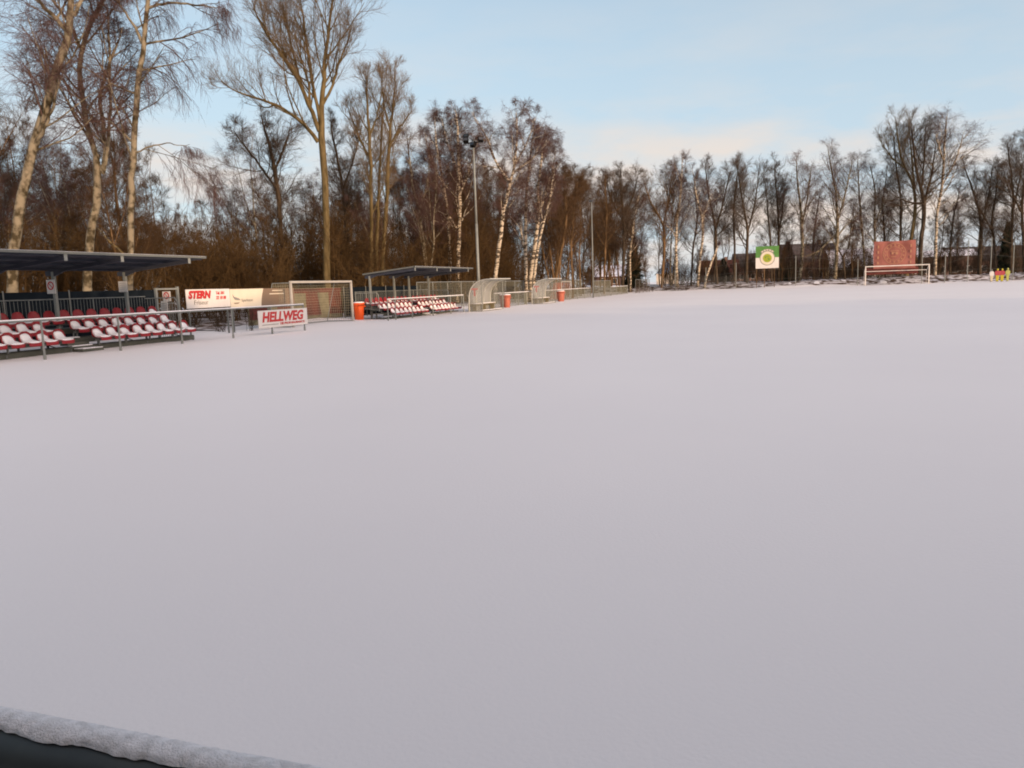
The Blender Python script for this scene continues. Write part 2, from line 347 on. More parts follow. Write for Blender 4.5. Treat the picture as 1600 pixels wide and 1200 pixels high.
def crown_from(g, stems, H, kd, dens=1.0, lscale=1.0):
    """stems: list of (pts (K,3), r (K,), lo, lscale, dens); returns limb parts and twig parts"""
    limbs, tw = [], []
    for P, Rr, lo, ls, dn in stems:
        P = P[None]; Rr = Rr[None]
        limbs.append(tubes(P, Rr, 9))
        Ls = np.linalg.norm(np.diff(P[0], axis=0), axis=1).sum()
        M = max(3, int(Ls * (1 - lo) / kd['sp'] * dens * dn))
        s, d, u, r = spawn(g, P, M, lo, .985, kd['ang'], .18, Rr)
        w_ = (1 - u) / max(1 - lo, .05)
        L = H * kd['lf'] * ls * lscale * (0.24 + 0.95 * np.clip(w_, 0, 1) ** .7) * (.6 + .7 * g.random(len(u)))
        P1 = grow(g, s, d, L, 7, kd['wander'], kd['trop'][0])
        r1 = np.minimum(r * .55, .012 + L * .011)[:, None] * (1 - .75 * np.linspace(0, 1, 7))[None]
        limbs.append(tubes(P1, r1, 5))
        s, d, u2, r = spawn(g, P1, kd['n'][0], .15, 1., .70, .2, r1)
        L2 = np.repeat(L, kd['n'][0]) * (.30 + .35 * g.random(len(u2))) * (1.15 - .6 * u2)
        P2 = grow(g, s, d, L2, 5, kd['wander'] * 1.3, kd['trop'][1])
        r2 = np.minimum(r * .7, .004 + L2 * .012)[:, None] * (1 - .6 * np.linspace(0, 1, 5))[None]
        tw.append(tubes(P2, np.maximum(r2, kd['wr'] * .55), 3))
        s, d, u3, r = spawn(g, P2, kd['n'][1], .1, 1., .65, .25, r2)
        L3 = (.35 + .5 * g.random(len(u3))) * np.repeat(L2, kd['n'][1]) * .75 + .15
        P3 = grow(g, s, d, L3, 4, kd['wander'] * 1.4, kd['trop'][2])
        tw.append(tubes(P3, np.full((len(P3), 4), kd['wr'] * .62) * np.array([1, .9, .75, .5]), 3))
        if kd['n'][2]:
            s, d, u4, r = spawn(g, P3, kd['n'][2], .1, 1., .6, .25)
            L4 = (.3 + .5 * g.random(len(u4))) * np.repeat(L3, kd['n'][2]) * .8 + .12
            P4 = grow(g, s, d, L4, 3, kd['wander'] * 1.4, kd['trop'][2] * 1.3)
            tw.append(tubes(P4, np.full((len(P4), 3), kd['wr'] * .42) * np.array([1, .85, .5]), 3))
    return merge(limbs), merge(tw)
def resample(pts, rad, K):
    pts = np.array(pts, float); rad = np.array(rad, float)
    c = np.concatenate([[0], np.cumsum(np.linalg.norm(np.diff(pts, axis=0), axis=1))]); q = np.linspace(0, c[-1], K)
    P = np.stack([np.interp(q, c, pts[:, k]) for k in range(3)], 1); r = np.interp(q, c, rad)
    for _ in range(3): P[1:-1] = .25 * P[:-2] + .5 * P[1:-1] + .25 * P[2:]
    return P, r
NT = [0]
def traced_tree(kind, depth, stems, label, lo=.35, dens=1.0, ls=1.0, group=None, cat='tree', name=None, H=None, n=None):
    """stems: pixel polylines [(x, y, width px), ...]; the first one starts at the foot of the tree"""
    NT[0] += 1; g = np.random.default_rng(100 + NT[0]); kd = dict(KIND[kind]); sc = depth / 1200
    if n: kd['n'] = n
    
    if depth > 56: stems = [[(x, y + (440 - y) * .05, wd) for x, y, wd in q] for q in stems]
    x0 = stems[0][0][0]; base = ground_at(x0 + (stems[0][0][1] < 420) * (x0 - stems[0][1][0]) * .25, depth); s_, t_ = to_st(base.x, base.y); base.z = float(hgt(s_, t_)) - .05
    out = []; top = 0
    for k, st in enumerate(stems):
        dd = g.normal(0, 1)
        pts, rad = [], []
        if k == 0: pts.append(tuple(base)); rad.append(st[0][2] * sc * .47)
        for j, (x, y, wd) in enumerate(st):
            dz = 0 if k == 0 else dd * (j / len(st)) * .10 * depth * .25
            p = at(x, y, depth + dz); pts.append(tuple(p)); rad.append(wd * sc * .39); top = max(top, p.z)
        if st[-1][2] <= 3.1:      # carry the leader on into a thin tip
            q1, q0 = np.array(pts[-1]), np.array(pts[-2]); dv = (q1 - q0) / max(np.linalg.norm(q1 - q0), .01)
            pts.append(tuple(q1 + (dv * .6 + np.array([g.normal(0, .12), 0, .35])) * depth * .007)); rad[-1] *= .7; rad.append(.008); top = max(top, pts[-1][2])
        P, r = resample(pts, rad, 26 if k == 0 else 16)
        P[1:-1] += g.normal(0, .02, P[1:-1].shape)
        out.append([P - np.array(base), r, lo if k == 0 else .12, ls, 1.0])
    H = H or top
    (V, Q), (V2, Q2) = crown_from(g, out, H, kd, dens)
    o = thing(name or 'tree', label, cat, base, 0, group)
    np_obj('trunk', V, Q, kd['bark'], o); np_obj('crown', V2, Q2, kd['tw'], o, smooth=False)
    return o
def proto_tree(kind, H, seed, label, lo=.3, stems=1, lean=.03, dens=1.0, ls=1.0, rb=None, name='tree', group=None, bark=None):
    g = np.random.default_rng(seed); kd = dict(KIND[kind]); out = []
    if bark: kd['bark'] = bark
    for k in range(stems):
        a = g.random() * 6.28; h = H * (1 if k == 0 else .7 + .25 * g.random())
        d = np.array([[math.cos(a) * (lean + .1 * (k > 0)), math.sin(a) * (lean + .1 * (k > 0)), 1]])
        P = grow(g, np.array([[.25 * (k > 0) * math.cos(a), .25 * (k > 0) * math.sin(a), -.1]]), d, np.array([h]), 22, .045, .02)[0]
        r0 = (rb or H * .0085) * (1 if k == 0 else .75); r = r0 * (1 - .9 * np.linspace(0, 1, 22) ** .9)
        out.append([P, r, lo, 1 if k == 0 else .85, 1])
        if h > 8:   # a fork
            i = int(22 * (.4 + .2 * g.random())); a = g.random() * 6.28
            P2 = grow(g, P[i:i + 1], np.array([[.45 * math.cos(a), .45 * math.sin(a), 1]]), np.array([h * .5]), 14, .05, .06)[0]
            out.append([P2, r[i] * .7 * (1 - .85 * np.linspace(0, 1, 14)), .15, .8, .9])
    (V, Q), (V2, Q2) = crown_from(g, out, H, kd, dens, ls)
    o = thing(name, label, 'tree', (0, 0, 0), 0, group)
    np_obj('trunk', V, Q, kd['bark'], o); np_obj('crown', V2, Q2, kd['tw'], o, smooth=False)
    return o

# --- trees one can tell apart, each traced as limbs at its own distance
traced_tree('birchm', 30, [[(20, 385, 19), (33, 310, 18), (50, 235, 17), (70, 165, 16), (95, 90, 15), (110, 50, 14), (115, 20, 12), (112, -20, 10), (106, -90, 7), (100, -170, 3)],
    [(108, 50, 9), (90, 30, 8), (70, 12, 7), (48, -10, 6), (25, -50, 4), (10, -100, 2)],
    [(52, 232, 8), (70, 200, 6), (85, 165, 5), (92, 130, 4)],
    [(115, 25, 8), (128, 0, 6), (140, -40, 4), (150, -100, 2)]],
    'thick mossy birch leaning right behind the near stand, leftmost of the tall trunks', lo=.42, dens=.9)
traced_tree('birchm', 33, [[(138, 385, 16), (147, 330, 15), (160, 268, 15), (150, 245, 11), (140, 215, 10), (130, 165, 10), (121, 110, 9), (124, 72, 9), (140, 42, 8), (160, 5, 7), (178, -40, 5), (195, -110, 3)],
    [(160, 268, 11), (168, 238, 9), (161, 195, 8), (152, 150, 7), (160, 130, 6), (176, 88, 5), (190, 50, 3)],
    [(161, 272, 8), (167, 246, 7), (171, 200, 6), (172, 150, 6), (174, 100, 5), (170, 50, 4), (168, 10, 2)],
    [(124, 75, 7), (112, 40, 6), (90, 10, 5), (60, -30, 3)]],
    'forked birch whose trunk splits low above the near stand roof', lo=.45, dens=.9)
traced_tree('weep', 32, [[(204, 392, 12), (205, 300, 12), (208, 230, 11), (213, 160, 11), (218, 110, 10), (225, 70, 9), (230, 20, 8), (236, -30, 7), (240, -100, 4), (244, -170, 2)],
    [(222, 68, 6), (212, 42, 5), (195, 20, 4), (178, -8, 3), (160, -50, 2)],
    [(233, 12, 5), (250, 6, 5), (280, 4, 4), (310, 8, 3), (338, 14, 2)],
    [(208, 240, 3), (235, 228, 3), (262, 224, 2), (290, 228, 1.5)]],
    'straight pale birch with a long drooping branch above the near stand', lo=.38, dens=.9)
traced_tree('poplar', 52, [[(511, 432, 14), (509, 330, 13), (506, 250, 13), (503, 215, 13), (500, 190, 12), (504, 165, 10), (506, 120, 8), (509, 75, 6), (515, 35, 5), (520, 0, 4), (525, -50, 2)],
    [(499, 205, 9), (486, 172, 8), (468, 125, 7), (450, 96, 6), (430, 74, 5), (408, 42, 4), (392, 0, 2)],
    [(497, 222, 8), (480, 197, 7), (460, 181, 6), (428, 161, 5), (400, 152, 4), (372, 146, 3), (344, 128, 2)],
    [(468, 125, 5), (458, 80, 4), (448, 40, 3), (440, 0, 2)],
    [(500, 192, 7), (491, 142, 6), (482, 92, 5), (476, 42, 4), (468, -10, 2)],
    [(505, 162, 6), (520, 134, 5), (532, 92, 4), (548, 50, 2)],
    [(486, 172, 5), (482, 130, 4), (470, 90, 3), (460, 55, 2)]],
    'tall smooth-trunked poplar with upswept bare branches rising behind the near goal', lo=.62, dens=1.1, ls=1.05)
traced_tree('poplar', 57, [[(581, 424, 8), (580, 330, 7), (579, 232, 7), (576, 180, 5), (572, 120, 3), (570, 98, 2)], [(579, 240, 5), (560, 200, 4), (545, 160, 3)], [(578, 200, 4), (592, 160, 3), (598, 120, 2)]],
    'tall straight tree left of a close group of three behind the second stand', lo=.4)
traced_tree('poplar', 60, [[(588, 420, 7), (590, 330, 6), (594, 250, 5), (596, 190, 4), (600, 140, 2)]],
    'thinner middle trunk of the close group of three behind the second stand', lo=.45)
traced_tree('poplar', 58, [[(597, 420, 8), (604, 319, 8), (607, 225, 7), (611, 180, 5), (617, 125, 3), (619, 90, 2)], [(608, 220, 5), (622, 190, 4), (640, 165, 3)], [(610, 190, 4), (600, 150, 3), (596, 110, 2)]],
    'tallest right trunk of the close group of three behind the second stand', lo=.4)
traced_tree('alder', 60, [[(442, 420, 9), (436, 300, 9), (427, 243, 8), (418, 205, 6), (408, 170, 3)], [(434, 290, 6), (400, 240, 4), (370, 200, 3)], [(430, 255, 6), (446, 215, 4), (455, 180, 2)]],
    'bushy dark tree standing just left of the tall poplar', lo=.35, dens=1.1, ls=1.1)
traced_tree('alder', 64, [[(545, 425, 7), (540, 330, 6), (530, 250, 5), (520, 200, 4), (515, 175, 2)], [(536, 290, 4), (555, 230, 3), (565, 190, 2)]],
    'dark slender tree between the poplar and the close group of three', lo=.3)
traced_tree('birchm', 66, [[(668, 415, 5), (657, 346, 5), (655, 320, 5), (644, 285, 4), (640, 240, 3), (636, 200, 2)], [(655, 322, 3), (668, 280, 3), (672, 240, 2)]],
    'thin crooked birch behind the second stand roof', lo=.4)
traced_tree('birch', 68, [[(715, 450, 8), (716, 407, 8), (719, 320, 7), (716, 247, 6), (716, 188, 4), (712, 158, 2)], [(718, 300, 4), (735, 250, 3), (742, 210, 2)], [(717, 260, 4), (700, 215, 3), (690, 175, 2)]],
    'white birch with full purple crown just left of the floodlight mast', lo=.38, dens=1.15)
traced_tree('birch', 69, [[(704, 450, 7), (703, 407, 6), (700, 320, 5), (692, 276, 5), (684, 230, 4), (678, 180, 2)], [(700, 330, 4), (712, 350, 4), (716, 360, 3)][::-1], [(692, 278, 3), (672, 240, 3), (664, 200, 2)]],
    'slimmer birch crossing behind the white one left of the floodlight mast', lo=.4, dens=1.1)
traced_tree('birch', 67, [[(773, 440, 8), (779, 390, 8), (783, 357, 8), (789, 311, 7), (798, 276, 6), (805, 247, 5), (807, 217, 4), (808, 182, 2.5), (806, 160, 1.5)],
    [(798, 278, 5), (786, 262, 4), (774, 246, 4), (763, 205, 3), (750, 185, 2), (738, 165, 1.5)], [(805, 247, 4), (825, 210, 3), (836, 175, 2)], [(802, 260, 3), (830, 240, 3), (852, 215, 2)]],
    'crooked black-and-white birch right of the floodlight mast, forked at mid height', lo=.42, dens=1.15, ls=1.1)
traced_tree('birch', 72, [[(822, 445, 7), (821, 378, 7), (821, 320, 6), (824, 275, 5), (830, 230, 4), (834, 180, 2)], [(821, 400, 3), (812, 345, 3), (808, 320, 2)]],
    'upright white birch standing behind the second dugout', lo=.4, dens=1.1)
traced_tree('birch', 71, [[(828, 440, 8), (836, 378, 8), (842, 328, 7), (839, 293, 5), (845, 250, 4), (850, 205, 2)], [(842, 328, 5), (855, 287, 4), (862, 261, 3), (868, 225, 2)]],
    'bright forked birch leaning right behind the second dugout', lo=.42, dens=1.1)
traced_tree('birch', 70, [[(834, 438, 6), (839, 395, 6), (845, 363, 5), (850, 340, 4), (860, 300, 3), (866, 260, 2)]],
    'short pale leaning birch stem right of the second dugout', lo=.5)
traced_tree('brown', 80, [[(867, 443, 6), (875, 400, 6), (880, 370, 5), (885, 334, 5), (882, 290, 3), (880, 262, 2)]],
    'orange-lit leaning trunk behind the small far goal', lo=.4, dens=1.2)
traced_tree('brown', 84, [[(895, 440, 4), (892, 380, 4), (897, 320, 3), (902, 280, 2)]], 'slim tan tree directly above the small far goal', lo=.4, dens=1.2)
FAR = [
 ('brown', 104, [[(944, 437, 4), (946, 380, 4), (948, 320, 3), (944, 270, 2)]], 'slender tan tree right of the thin lamp pole', .4),
 ('alder', 112, [[(973, 442, 6), (975, 378, 6), (974, 330, 5), (971, 295, 4), (970, 258, 2)], [(974, 340, 3), (956, 310, 3), (948, 280, 2)], [(974, 335, 3), (990, 300, 3), (996, 268, 2)]], 'dark dense-crowned tree at the corner beside the small conifer', .4),
 ('birch', 114, [[(985, 440, 4), (984, 400, 4), (990, 340, 3), (1000, 290, 2)]], 'thin birch against the small dark conifer', .4),
 ('brown', 116, [[(1034, 445, 5), (1038, 400, 5), (1038, 350, 5), (1030, 330, 4), (1017, 314, 3), (1008, 280, 2)], [(1037, 345, 3), (1046, 300, 3), (1050, 262, 2)]], 'tan tree bending left near the blue gable', .4),
 ('birch', 115, [[(1058, 450, 6), (1056, 378, 5), (1057, 338, 5), (1064, 300, 3), (1066, 240, 2)], [(1057, 345, 3), (1044, 300, 3), (1040, 265, 2)]], 'pale birch with two steep limbs right of the blue gable', .4),
 ('alder', 117, [[(1080, 445, 4), (1082, 390, 4), (1090, 340, 3), (1085, 280, 2)]], 'dark thin tree between two pale birches left of the leaning stem', .35),
 ('birch', 114, [[(1090, 448, 5), (1094, 400, 5), (1099, 360, 5), (1096, 333, 4), (1088, 300, 3), (1084, 262, 2)], [(1096, 340, 3), (1110, 300, 2)]], 'tan-trunked birch left of the leaning stem', .4),
 ('alder', 118, [[(1120, 440, 6), (1118, 400, 6), (1119, 354, 5), (1113, 325, 4), (1106, 290, 3), (1102, 250, 2)], [(1119, 352, 4), (1130, 310, 3), (1140, 265, 2)]], 'dark forked tree above the red-roofed house', .35),
 ('alder', 120, [[(1147, 440, 5), (1148, 380, 4), (1146, 330, 4), (1150, 280, 3), (1154, 250, 2)]], 'straight dark tree left of the green and white board', .4),
 ('alder', 117, [[(1166, 446, 6), (1167, 390, 6), (1169, 354, 5), (1162, 320, 4), (1156, 280, 3), (1152, 248, 2)], [(1168, 360, 4), (1180, 310, 3), (1186, 260, 2)]], 'dark spreading tree just left of the green board', .35),
 ('alder', 119, [[(1206, 446, 4), (1204, 380, 4), (1200, 330, 3), (1196, 280, 2)]], 'thin dark tree directly behind the green board', .4),
 ('alder', 121, [[(1216, 440, 6), (1217, 371, 5), (1216, 319, 4), (1212, 280, 3), (1210, 250, 2)], [(1217, 360, 4), (1222, 330, 4), (1226, 290, 2)]], 'dark tree rising over the right edge of the green board', .4),
 ('birchm', 114, [[(1248, 447, 7), (1254, 400, 6), (1254, 371, 6), (1251, 317, 5), (1246, 275, 3), (1244, 240, 2)], [(1253, 350, 4), (1262, 300, 3), (1266, 260, 2)]], 'mottled birch right of the green board', .35),
 ('alder', 122, [[(1272, 440, 4), (1270, 380, 4), (1274, 340, 3), (1280, 300, 2)]], 'small dark tree left of the yellow gable', .3),
 ('birchm', 114, [[(1304, 444, 8), (1307, 400, 7), (1309, 342, 6), (1307, 300, 4), (1300, 260, 3), (1294, 225, 2)], [(1308, 345, 4), (1322, 290, 3), (1330, 250, 2)], [(1308, 360, 3), (1284, 385, 3), (1270, 400, 3)]], 'tallest mottled birch between the green board and the red banner', .35),
 ('alder', 116, [[(1321, 440, 4), (1318, 405, 4), (1316, 398, 4), (1326, 385, 3), (1330, 350, 2)], [(1317, 400, 3), (1308, 385, 3), (1304, 360, 2)]], 'low forked dark tree before the snowy roof', .4),
 ('birchm', 119, [[(1353, 440, 4), (1349, 385, 4), (1346, 340, 4), (1342, 290, 3), (1340, 240, 2)]], 'thin tree left of the red banner', .35),
 ('birchm', 118, [[(1372, 440, 5), (1368, 385, 5), (1366, 340, 4), (1368, 290, 3), (1360, 250, 2)], [(1367, 345, 3), (1380, 310, 3)]], 'tree behind the left edge of the red banner', .35),
 ('alder', 120, [[(1384, 440, 4), (1382, 360, 4), (1378, 310, 3), (1386, 265, 2)]], 'narrow dark tree behind the red banner', .4),
 ('alder', 118, [[(1406, 440, 5), (1407, 374, 5), (1408, 300, 4), (1400, 250, 3), (1396, 200, 2)]], 'dark tree behind the middle of the red banner', .35),
 ('poplar', 114, [[(1416, 440, 8), (1421, 385, 7), (1430, 335, 7), (1431, 315, 6), (1427, 272, 5), (1410, 249, 4), (1404, 215, 3), (1400, 175, 2)], [(1429, 285, 4), (1424, 230, 3), (1420, 180, 2)], [(1412, 252, 3), (1392, 235, 3), (1380, 215, 2)]], 'tall olive-barked tree rising behind the red banner', .45),
 ('alder', 113, [[(1437, 446, 9), (1438, 385, 8), (1444, 330, 8), (1445, 306, 8), (1434, 272, 5), (1428, 225, 4), (1422, 180, 2)], [(1445, 306, 6), (1456, 265, 4), (1462, 215, 2)], [(1443, 312, 5), (1420, 310, 3), (1396, 298, 2)], [(1440, 290, 4), (1444, 240, 3), (1446, 190, 2)]], 'thick dark tree at the right edge of the red banner', .5),
 ('birch', 114, [[(1461, 440, 6), (1462, 390, 6), (1463, 328, 5), (1472, 286, 5), (1475, 243, 4), (1476, 200, 3), (1478, 172, 2)], [(1473, 280, 3), (1494, 240, 3), (1505, 200, 2)], [(1475, 245, 3), (1462, 200, 2)]], 'tall round-crowned birch right of the red banner', .4),
 ('alder', 119, [[(1484, 440, 4), (1485, 380, 4), (1490, 330, 3), (1500, 290, 2)]], 'slim dark tree right of the round-crowned birch', .35),
 ('alder', 116, [[(1530, 442, 7), (1532, 385, 7), (1534, 342, 6), (1524, 300, 4), (1514, 272, 3), (1505, 245, 2)], [(1533, 350, 4), (1545, 300, 3), (1550, 255, 2)]], 'dark tree with wide limbs left of the black conifer', .35),
 ('alder', 115, [[(1556, 440, 5), (1554, 371, 5), (1548, 345, 4), (1556, 300, 3), (1560, 250, 2)], [(1552, 360, 3), (1536, 330, 3), (1522, 310, 2)]], 'dark tree directly behind the training dummies', .35),
 ('alder', 113, [[(1580, 442, 6), (1580, 385, 6), (1581, 340, 5), (1584, 300, 4), (1578, 250, 3), (1574, 215, 2)], [(1581, 330, 4), (1592, 280, 3), (1600, 235, 2)]], 'large dark tree right of the training dummies', .35),
 ('alder', 112, [[(1602, 442, 7), (1600, 385, 6), (1596, 320, 5), (1602, 260, 4), (1606, 200, 2)], [(1598, 330, 4), (1584, 300, 3), (1576, 270, 2)]], 'dark tree cut by the right edge of the view', .35),
]
for kind, dep, st, lab, lo in FAR:
    st = [[(x, y, wd * .98) for x, y, wd in q] for q in st]
    traced_tree(kind, dep, st, lab, lo=lo * .8, dens=.8 if min(y for q in st for x, y, w_ in q) < 200 else 1.15, ls=1.25, n=(9, 6, 4))
traced_tree('birch', 112, [[(1100, 450, 4), (1106, 425, 4), (1119, 388, 4), (1122, 382, 3)]], 'leafless snapped pale stem leaning steeply right', lo=.9, ls=.1, dens=.2)

# --- the rest of the wood: copies of a few kinds
LB = 'bare brown tree crowded in the wood behind the nearer trunks'
LD = 'bare dark tree crowded in the wood behind the nearer trunks'
LF = 'small bare dark tree in the sparse belt behind the far goal line'
protos = {
 'brown': [proto_tree('brown', 15, 11, LB, lo=.22, stems=2, name='brown_tree', dens=.5, ls=1.4), proto_tree('brown', 15, 12, LB, lo=.18, stems=3, name='brown_tree', dens=.5, ls=1.3), proto_tree('brown', 14, 13, LB, lo=.25, stems=1, name='brown_tree', dens=.5, ls=1.45)],
 'dark': [proto_tree('alder', 15, 21, LD, lo=.2, stems=2, name='dark_tree', dens=.5, ls=1.4), proto_tree('alder', 15, 22, LD, lo=.3, stems=1, name='dark_tree', dens=.5, ls=1.5), proto_tree('birchm', 16, 23, LD, lo=.3, stems=2, name='dark_tree', dens=.5, ls=1.35)],
}
used = set()
rr = random.Random(77)
def put(kind, x, y, H, lab, grp):
    P = protos[kind]; k = rr.randrange(len(P)); p = P[k]; s_, t_ = to_st(x, y)
    base_h = 15.0; sc = H / base_h; loc = (x, y, float(hgt(s_, t_)) - .05); rz = rr.random() * 6.28
    if p.name not in used:
        used.add(p.name); p.location = loc; p.rotation_euler = (0, 0, rz); p.scale = (sc,) * 3; p['label'] = lab; p['group'] = grp; return
    dup(p, loc, rz, lab, grp, sc)
def fill(px0, px1, d0, d1, n, kinds, h0, h1, lab, grp, tmax=-26.5):
    for i in range(n):
        px = px0 + (px1 - px0) * (i + rr.random()) / n; d = d0 + (d1 - d0) * rr.random()
        g_ = ground_at(px, d); s_, t_ = to_st(g_.x, g_.y)
        if t_ > tmax and s_ < 116: continue
        k = rr.choice(kinds); put(k, g_.x, g_.y, h0 + (h1 - h0) * rr.random(), LB if (lab is None and k == 'brown') else (lab or LD), grp + (' brown' if lab is None and k == 'brown' else ' dark' if lab is None else ''))
G1 = 'background trees of the wood,'
fill(-60, 240, 38, 55, 13, ['dark', 'dark', 'brown'], 8, 12, None, G1)
fill(-80, 250, 55, 80, 13, ['dark', 'brown'], 12, 17, None, G1)
fill(250, 345, 55, 80, 6, ['brown', 'dark'], 6, 8.5, None, G1)
fill(345, 560, 66, 95, 14, ['dark', 'brown', 'dark'], 10, 14.5, None, G1)
fill(540, 720, 62, 90, 18, ['brown', 'brown', 'dark'], 9, 14, None, G1)
fill(680, 890, 74, 100, 24, ['brown'], 11, 17, None, G1, -27)
fill(850, 960, 86, 125, 22, ['brown', 'brown', 'dark'], 12, 17, None, G1, -24)
fill(930, 1060, 112, 135, 12, ['brown', 'dark'], 12, 18, None, G1, -18)
G2 = 'thin trees of the far belt'
fill(1000, 1640, 116, 135, 20, ['dark', 'dark', 'brown'], 7, 13, LF, G2, 200)
fill(1000, 1640, 115, 124, 26, ['dark', 'dark', 'brown'], 3.5, 7, LF, G2, 200)

# --- conifers
def conifer(px, depth, H, w_, label):
    g = np.random.default_rng(int(px)); b = ground_at(px, depth); s_, t_ = to_st(b.x, b.y); b.z = float(hgt(s_, t_)) - .05
    o = thing('conifer', label, 'conifer', b)
    MB().bar((0, 0, 0), (0, 0, H * .95), H * .016, 8, .02).build('trunk', M_DARK, o)
    n = int(150 * H); u = g.random(n) ** .8; z = H * (.04 + .94 * u); az = g.random(n) * 6.28
    L = w_ * (1 - u) ** .95 * (.45 + .65 * g.random(n)) * (.8 + .2 * np.sin(u * 60)) + .08
    P0 = np.stack([0 * z, 0 * z, z], 1); D = np.stack([np.cos(az), np.sin(az), -.15 + .3 * u], 1)
    P = grow(g, P0, D, L, 5, .06, -.04)
    parts = [tubes(P, np.full((n, 5), .03) * np.array([1, .9, .8, .6, .4]), 3)]
    s, d, _, _ = spawn(g, P, 12, .15, 1, .8, .2); P2 = grow(g, s, d, np.full(len(s), .28), 3, .1, -.1)
    parts.append(tubes(P2, np.full((len(P2), 3), .035) * np.array([1, .9, .3]), 3))
    V, Q = merge(parts); np_obj('crown', V, Q, M_CON, o, smooth=False)
conifer(990, 122, 8.2, 2.6, 'dark conical conifer near the far left corner of the pitch')
conifer(1230, 128, 6.6, 2.9, 'dark conifer just right of the green and white board')
conifer(1571, 122, 8.4, 2.3, 'black slender conifer behind the four training dummies')
conifer(1130, 138, 4.4, 2.4, 'low dark conifer beside the red-roofed house')

# --- shrubs as masses
def shrub_geo(g, H, n=9):
    az = g.random(n) * 6.28; D = np.stack([np.cos(az) * .38, np.sin(az) * .38, np.ones(n)], 1); P0 = np.zeros((n, 3)); P0[:, :2] = g.normal(0, .25 * H / 4, (n, 2)); L = H * (.7 + .45 * g.random(n))
    P = grow(g, P0, D, L, 7, .10, .03); r = np.full((n, 7), .012 + .004 * H) * np.linspace(1, .3, 7)
    parts = [tubes(P, r, 3)]
    s, d, _, _ = spawn(g, P, 10, .15, 1, .7, .25); P1 = grow(g, s, d, H * (.15 + .15 * g.random(len(s))), 4, .15, .04)
    parts.append(tubes(P1, np.full((len(P1), 4), .010) * np.array([1, .9, .8, .6]), 3))
    s, d, _, _ = spawn(g, P1, 7, .1, 1, .75, .25); P2 = grow(g, s, d, H * (.05 + .09 * g.random(len(s))), 3, .15, .04)
    parts.append(tubes(P2, np.full((len(P2), 3), .0085) * np.array([1, .8, .5]), 3))
    return merge(parts)
SHR = [shrub_geo(np.random.default_rng(300 + k), 4.0) for k in range(5)]
def thicket(name, label, spots, m, seed):
    g = np.random.default_rng(seed); parts = []
    for x, y, H in spots:
        V, Q = SHR[g.integers(5)]; a = g.random() * 6.28; sc = H / 4.2; c, s = math.cos(a) * sc, math.sin(a) * sc
        s_, t_ = to_st(x, y); z = float(hgt(s_, t_))
        W = np.stack([V[:, 0] * c - V[:, 1] * s + x, V[:, 0] * s + V[:, 1] * c + y, V[:, 2] * sc + z - .1], 1); parts.append((W, Q))
    V, Q = merge(parts); return tag(np_obj(name, V, Q, m, smooth=False), label, 'thicket', kind='stuff')
def spots(px0, px1, d0, d1, n, h0, h1, tmax=-26.5, seed=1):
    q = random.Random(seed); o = []
    for i in range(n):
        px = px0 + (px1 - px0) * (i + q.random()) / n; d = d0 + (d1 - d0) * q.random(); g_ = ground_at(px, d); s_, t_ = to_st(g_.x, g_.y)
        if t_ > tmax and s_ < 115: continue
        o.append((g_.x, g_.y, h0 + (h1 - h0) * q.random()))
    return o
thicket('brown_thicket', 'dense russet brown undergrowth filling the wood behind the stands', spots(-60, 520, 34, 50, 60, 4.2, 6.0, seed=1) + spots(300, 700, 50, 66, 42, 5, 7.2, seed=2) + spots(660, 940, 66, 90, 46, 5, 8, -26, seed=3) + spots(250, 980, 95, 128, 70, 5, 8, -26, seed=9) + spots(580, 700, 52, 66, 16, 4, 6, seed=10), M_TWR, 1)
thicket('far_brushwood', 'low brown brushwood along the bank beyond the far goal line', spots(985, 1650, 111, 121, 80, .8, 1.7, 200, seed=4) + spots(1040, 1650, 120, 134, 120, 2.5, 5.2, 200, seed=5), M_TWD, 2)

# --- unseen evergreen hedging, added to keep low sun and glow off the near pitch
g = np.random.default_rng(41); V, Q = [], []
xs_ = np.linspace(-14, 110, 320); prof_ = [(-.9, 0), (-.95, 1.2), (-.9, 2.4), (-.6, 3.3), (0, 3.7), (.6, 3.3), (.9, 2.4), (.95, 1.2), (.9, 0)]
h_ = 1 + .22 * vnoise(xs_, xs_ * 0, 5, 12) + .10 * vnoise(xs_, xs_ * 0, 1.2, 13) + .06 * vnoise(xs_, xs_ * 0, .4, 14)
P = np.array([[(x, -2.7 - x * .08 + y * (1 + .1 * g.normal()), z * 1.5 * h_[i]) for y, z in prof_] for i, x in enumerate(xs_)]) + g.normal(0, .035, (320, 9, 3))
idx = np.arange(320 * 9).reshape(320, 9); Q = np.stack([idx[:-1, :-1], idx[:-1, 1:], idx[1:, 1:], idx[1:, :-1]], -1).reshape(-1, 4)
hd = thing('shade_hedge', 'long unseen evergreen hedging added behind the camera for shade', 'shade_hedge', (0, 0, 0)); np_obj('shade_foliage', P.reshape(-1, 3), Q, M_CON, hd, smooth=False)

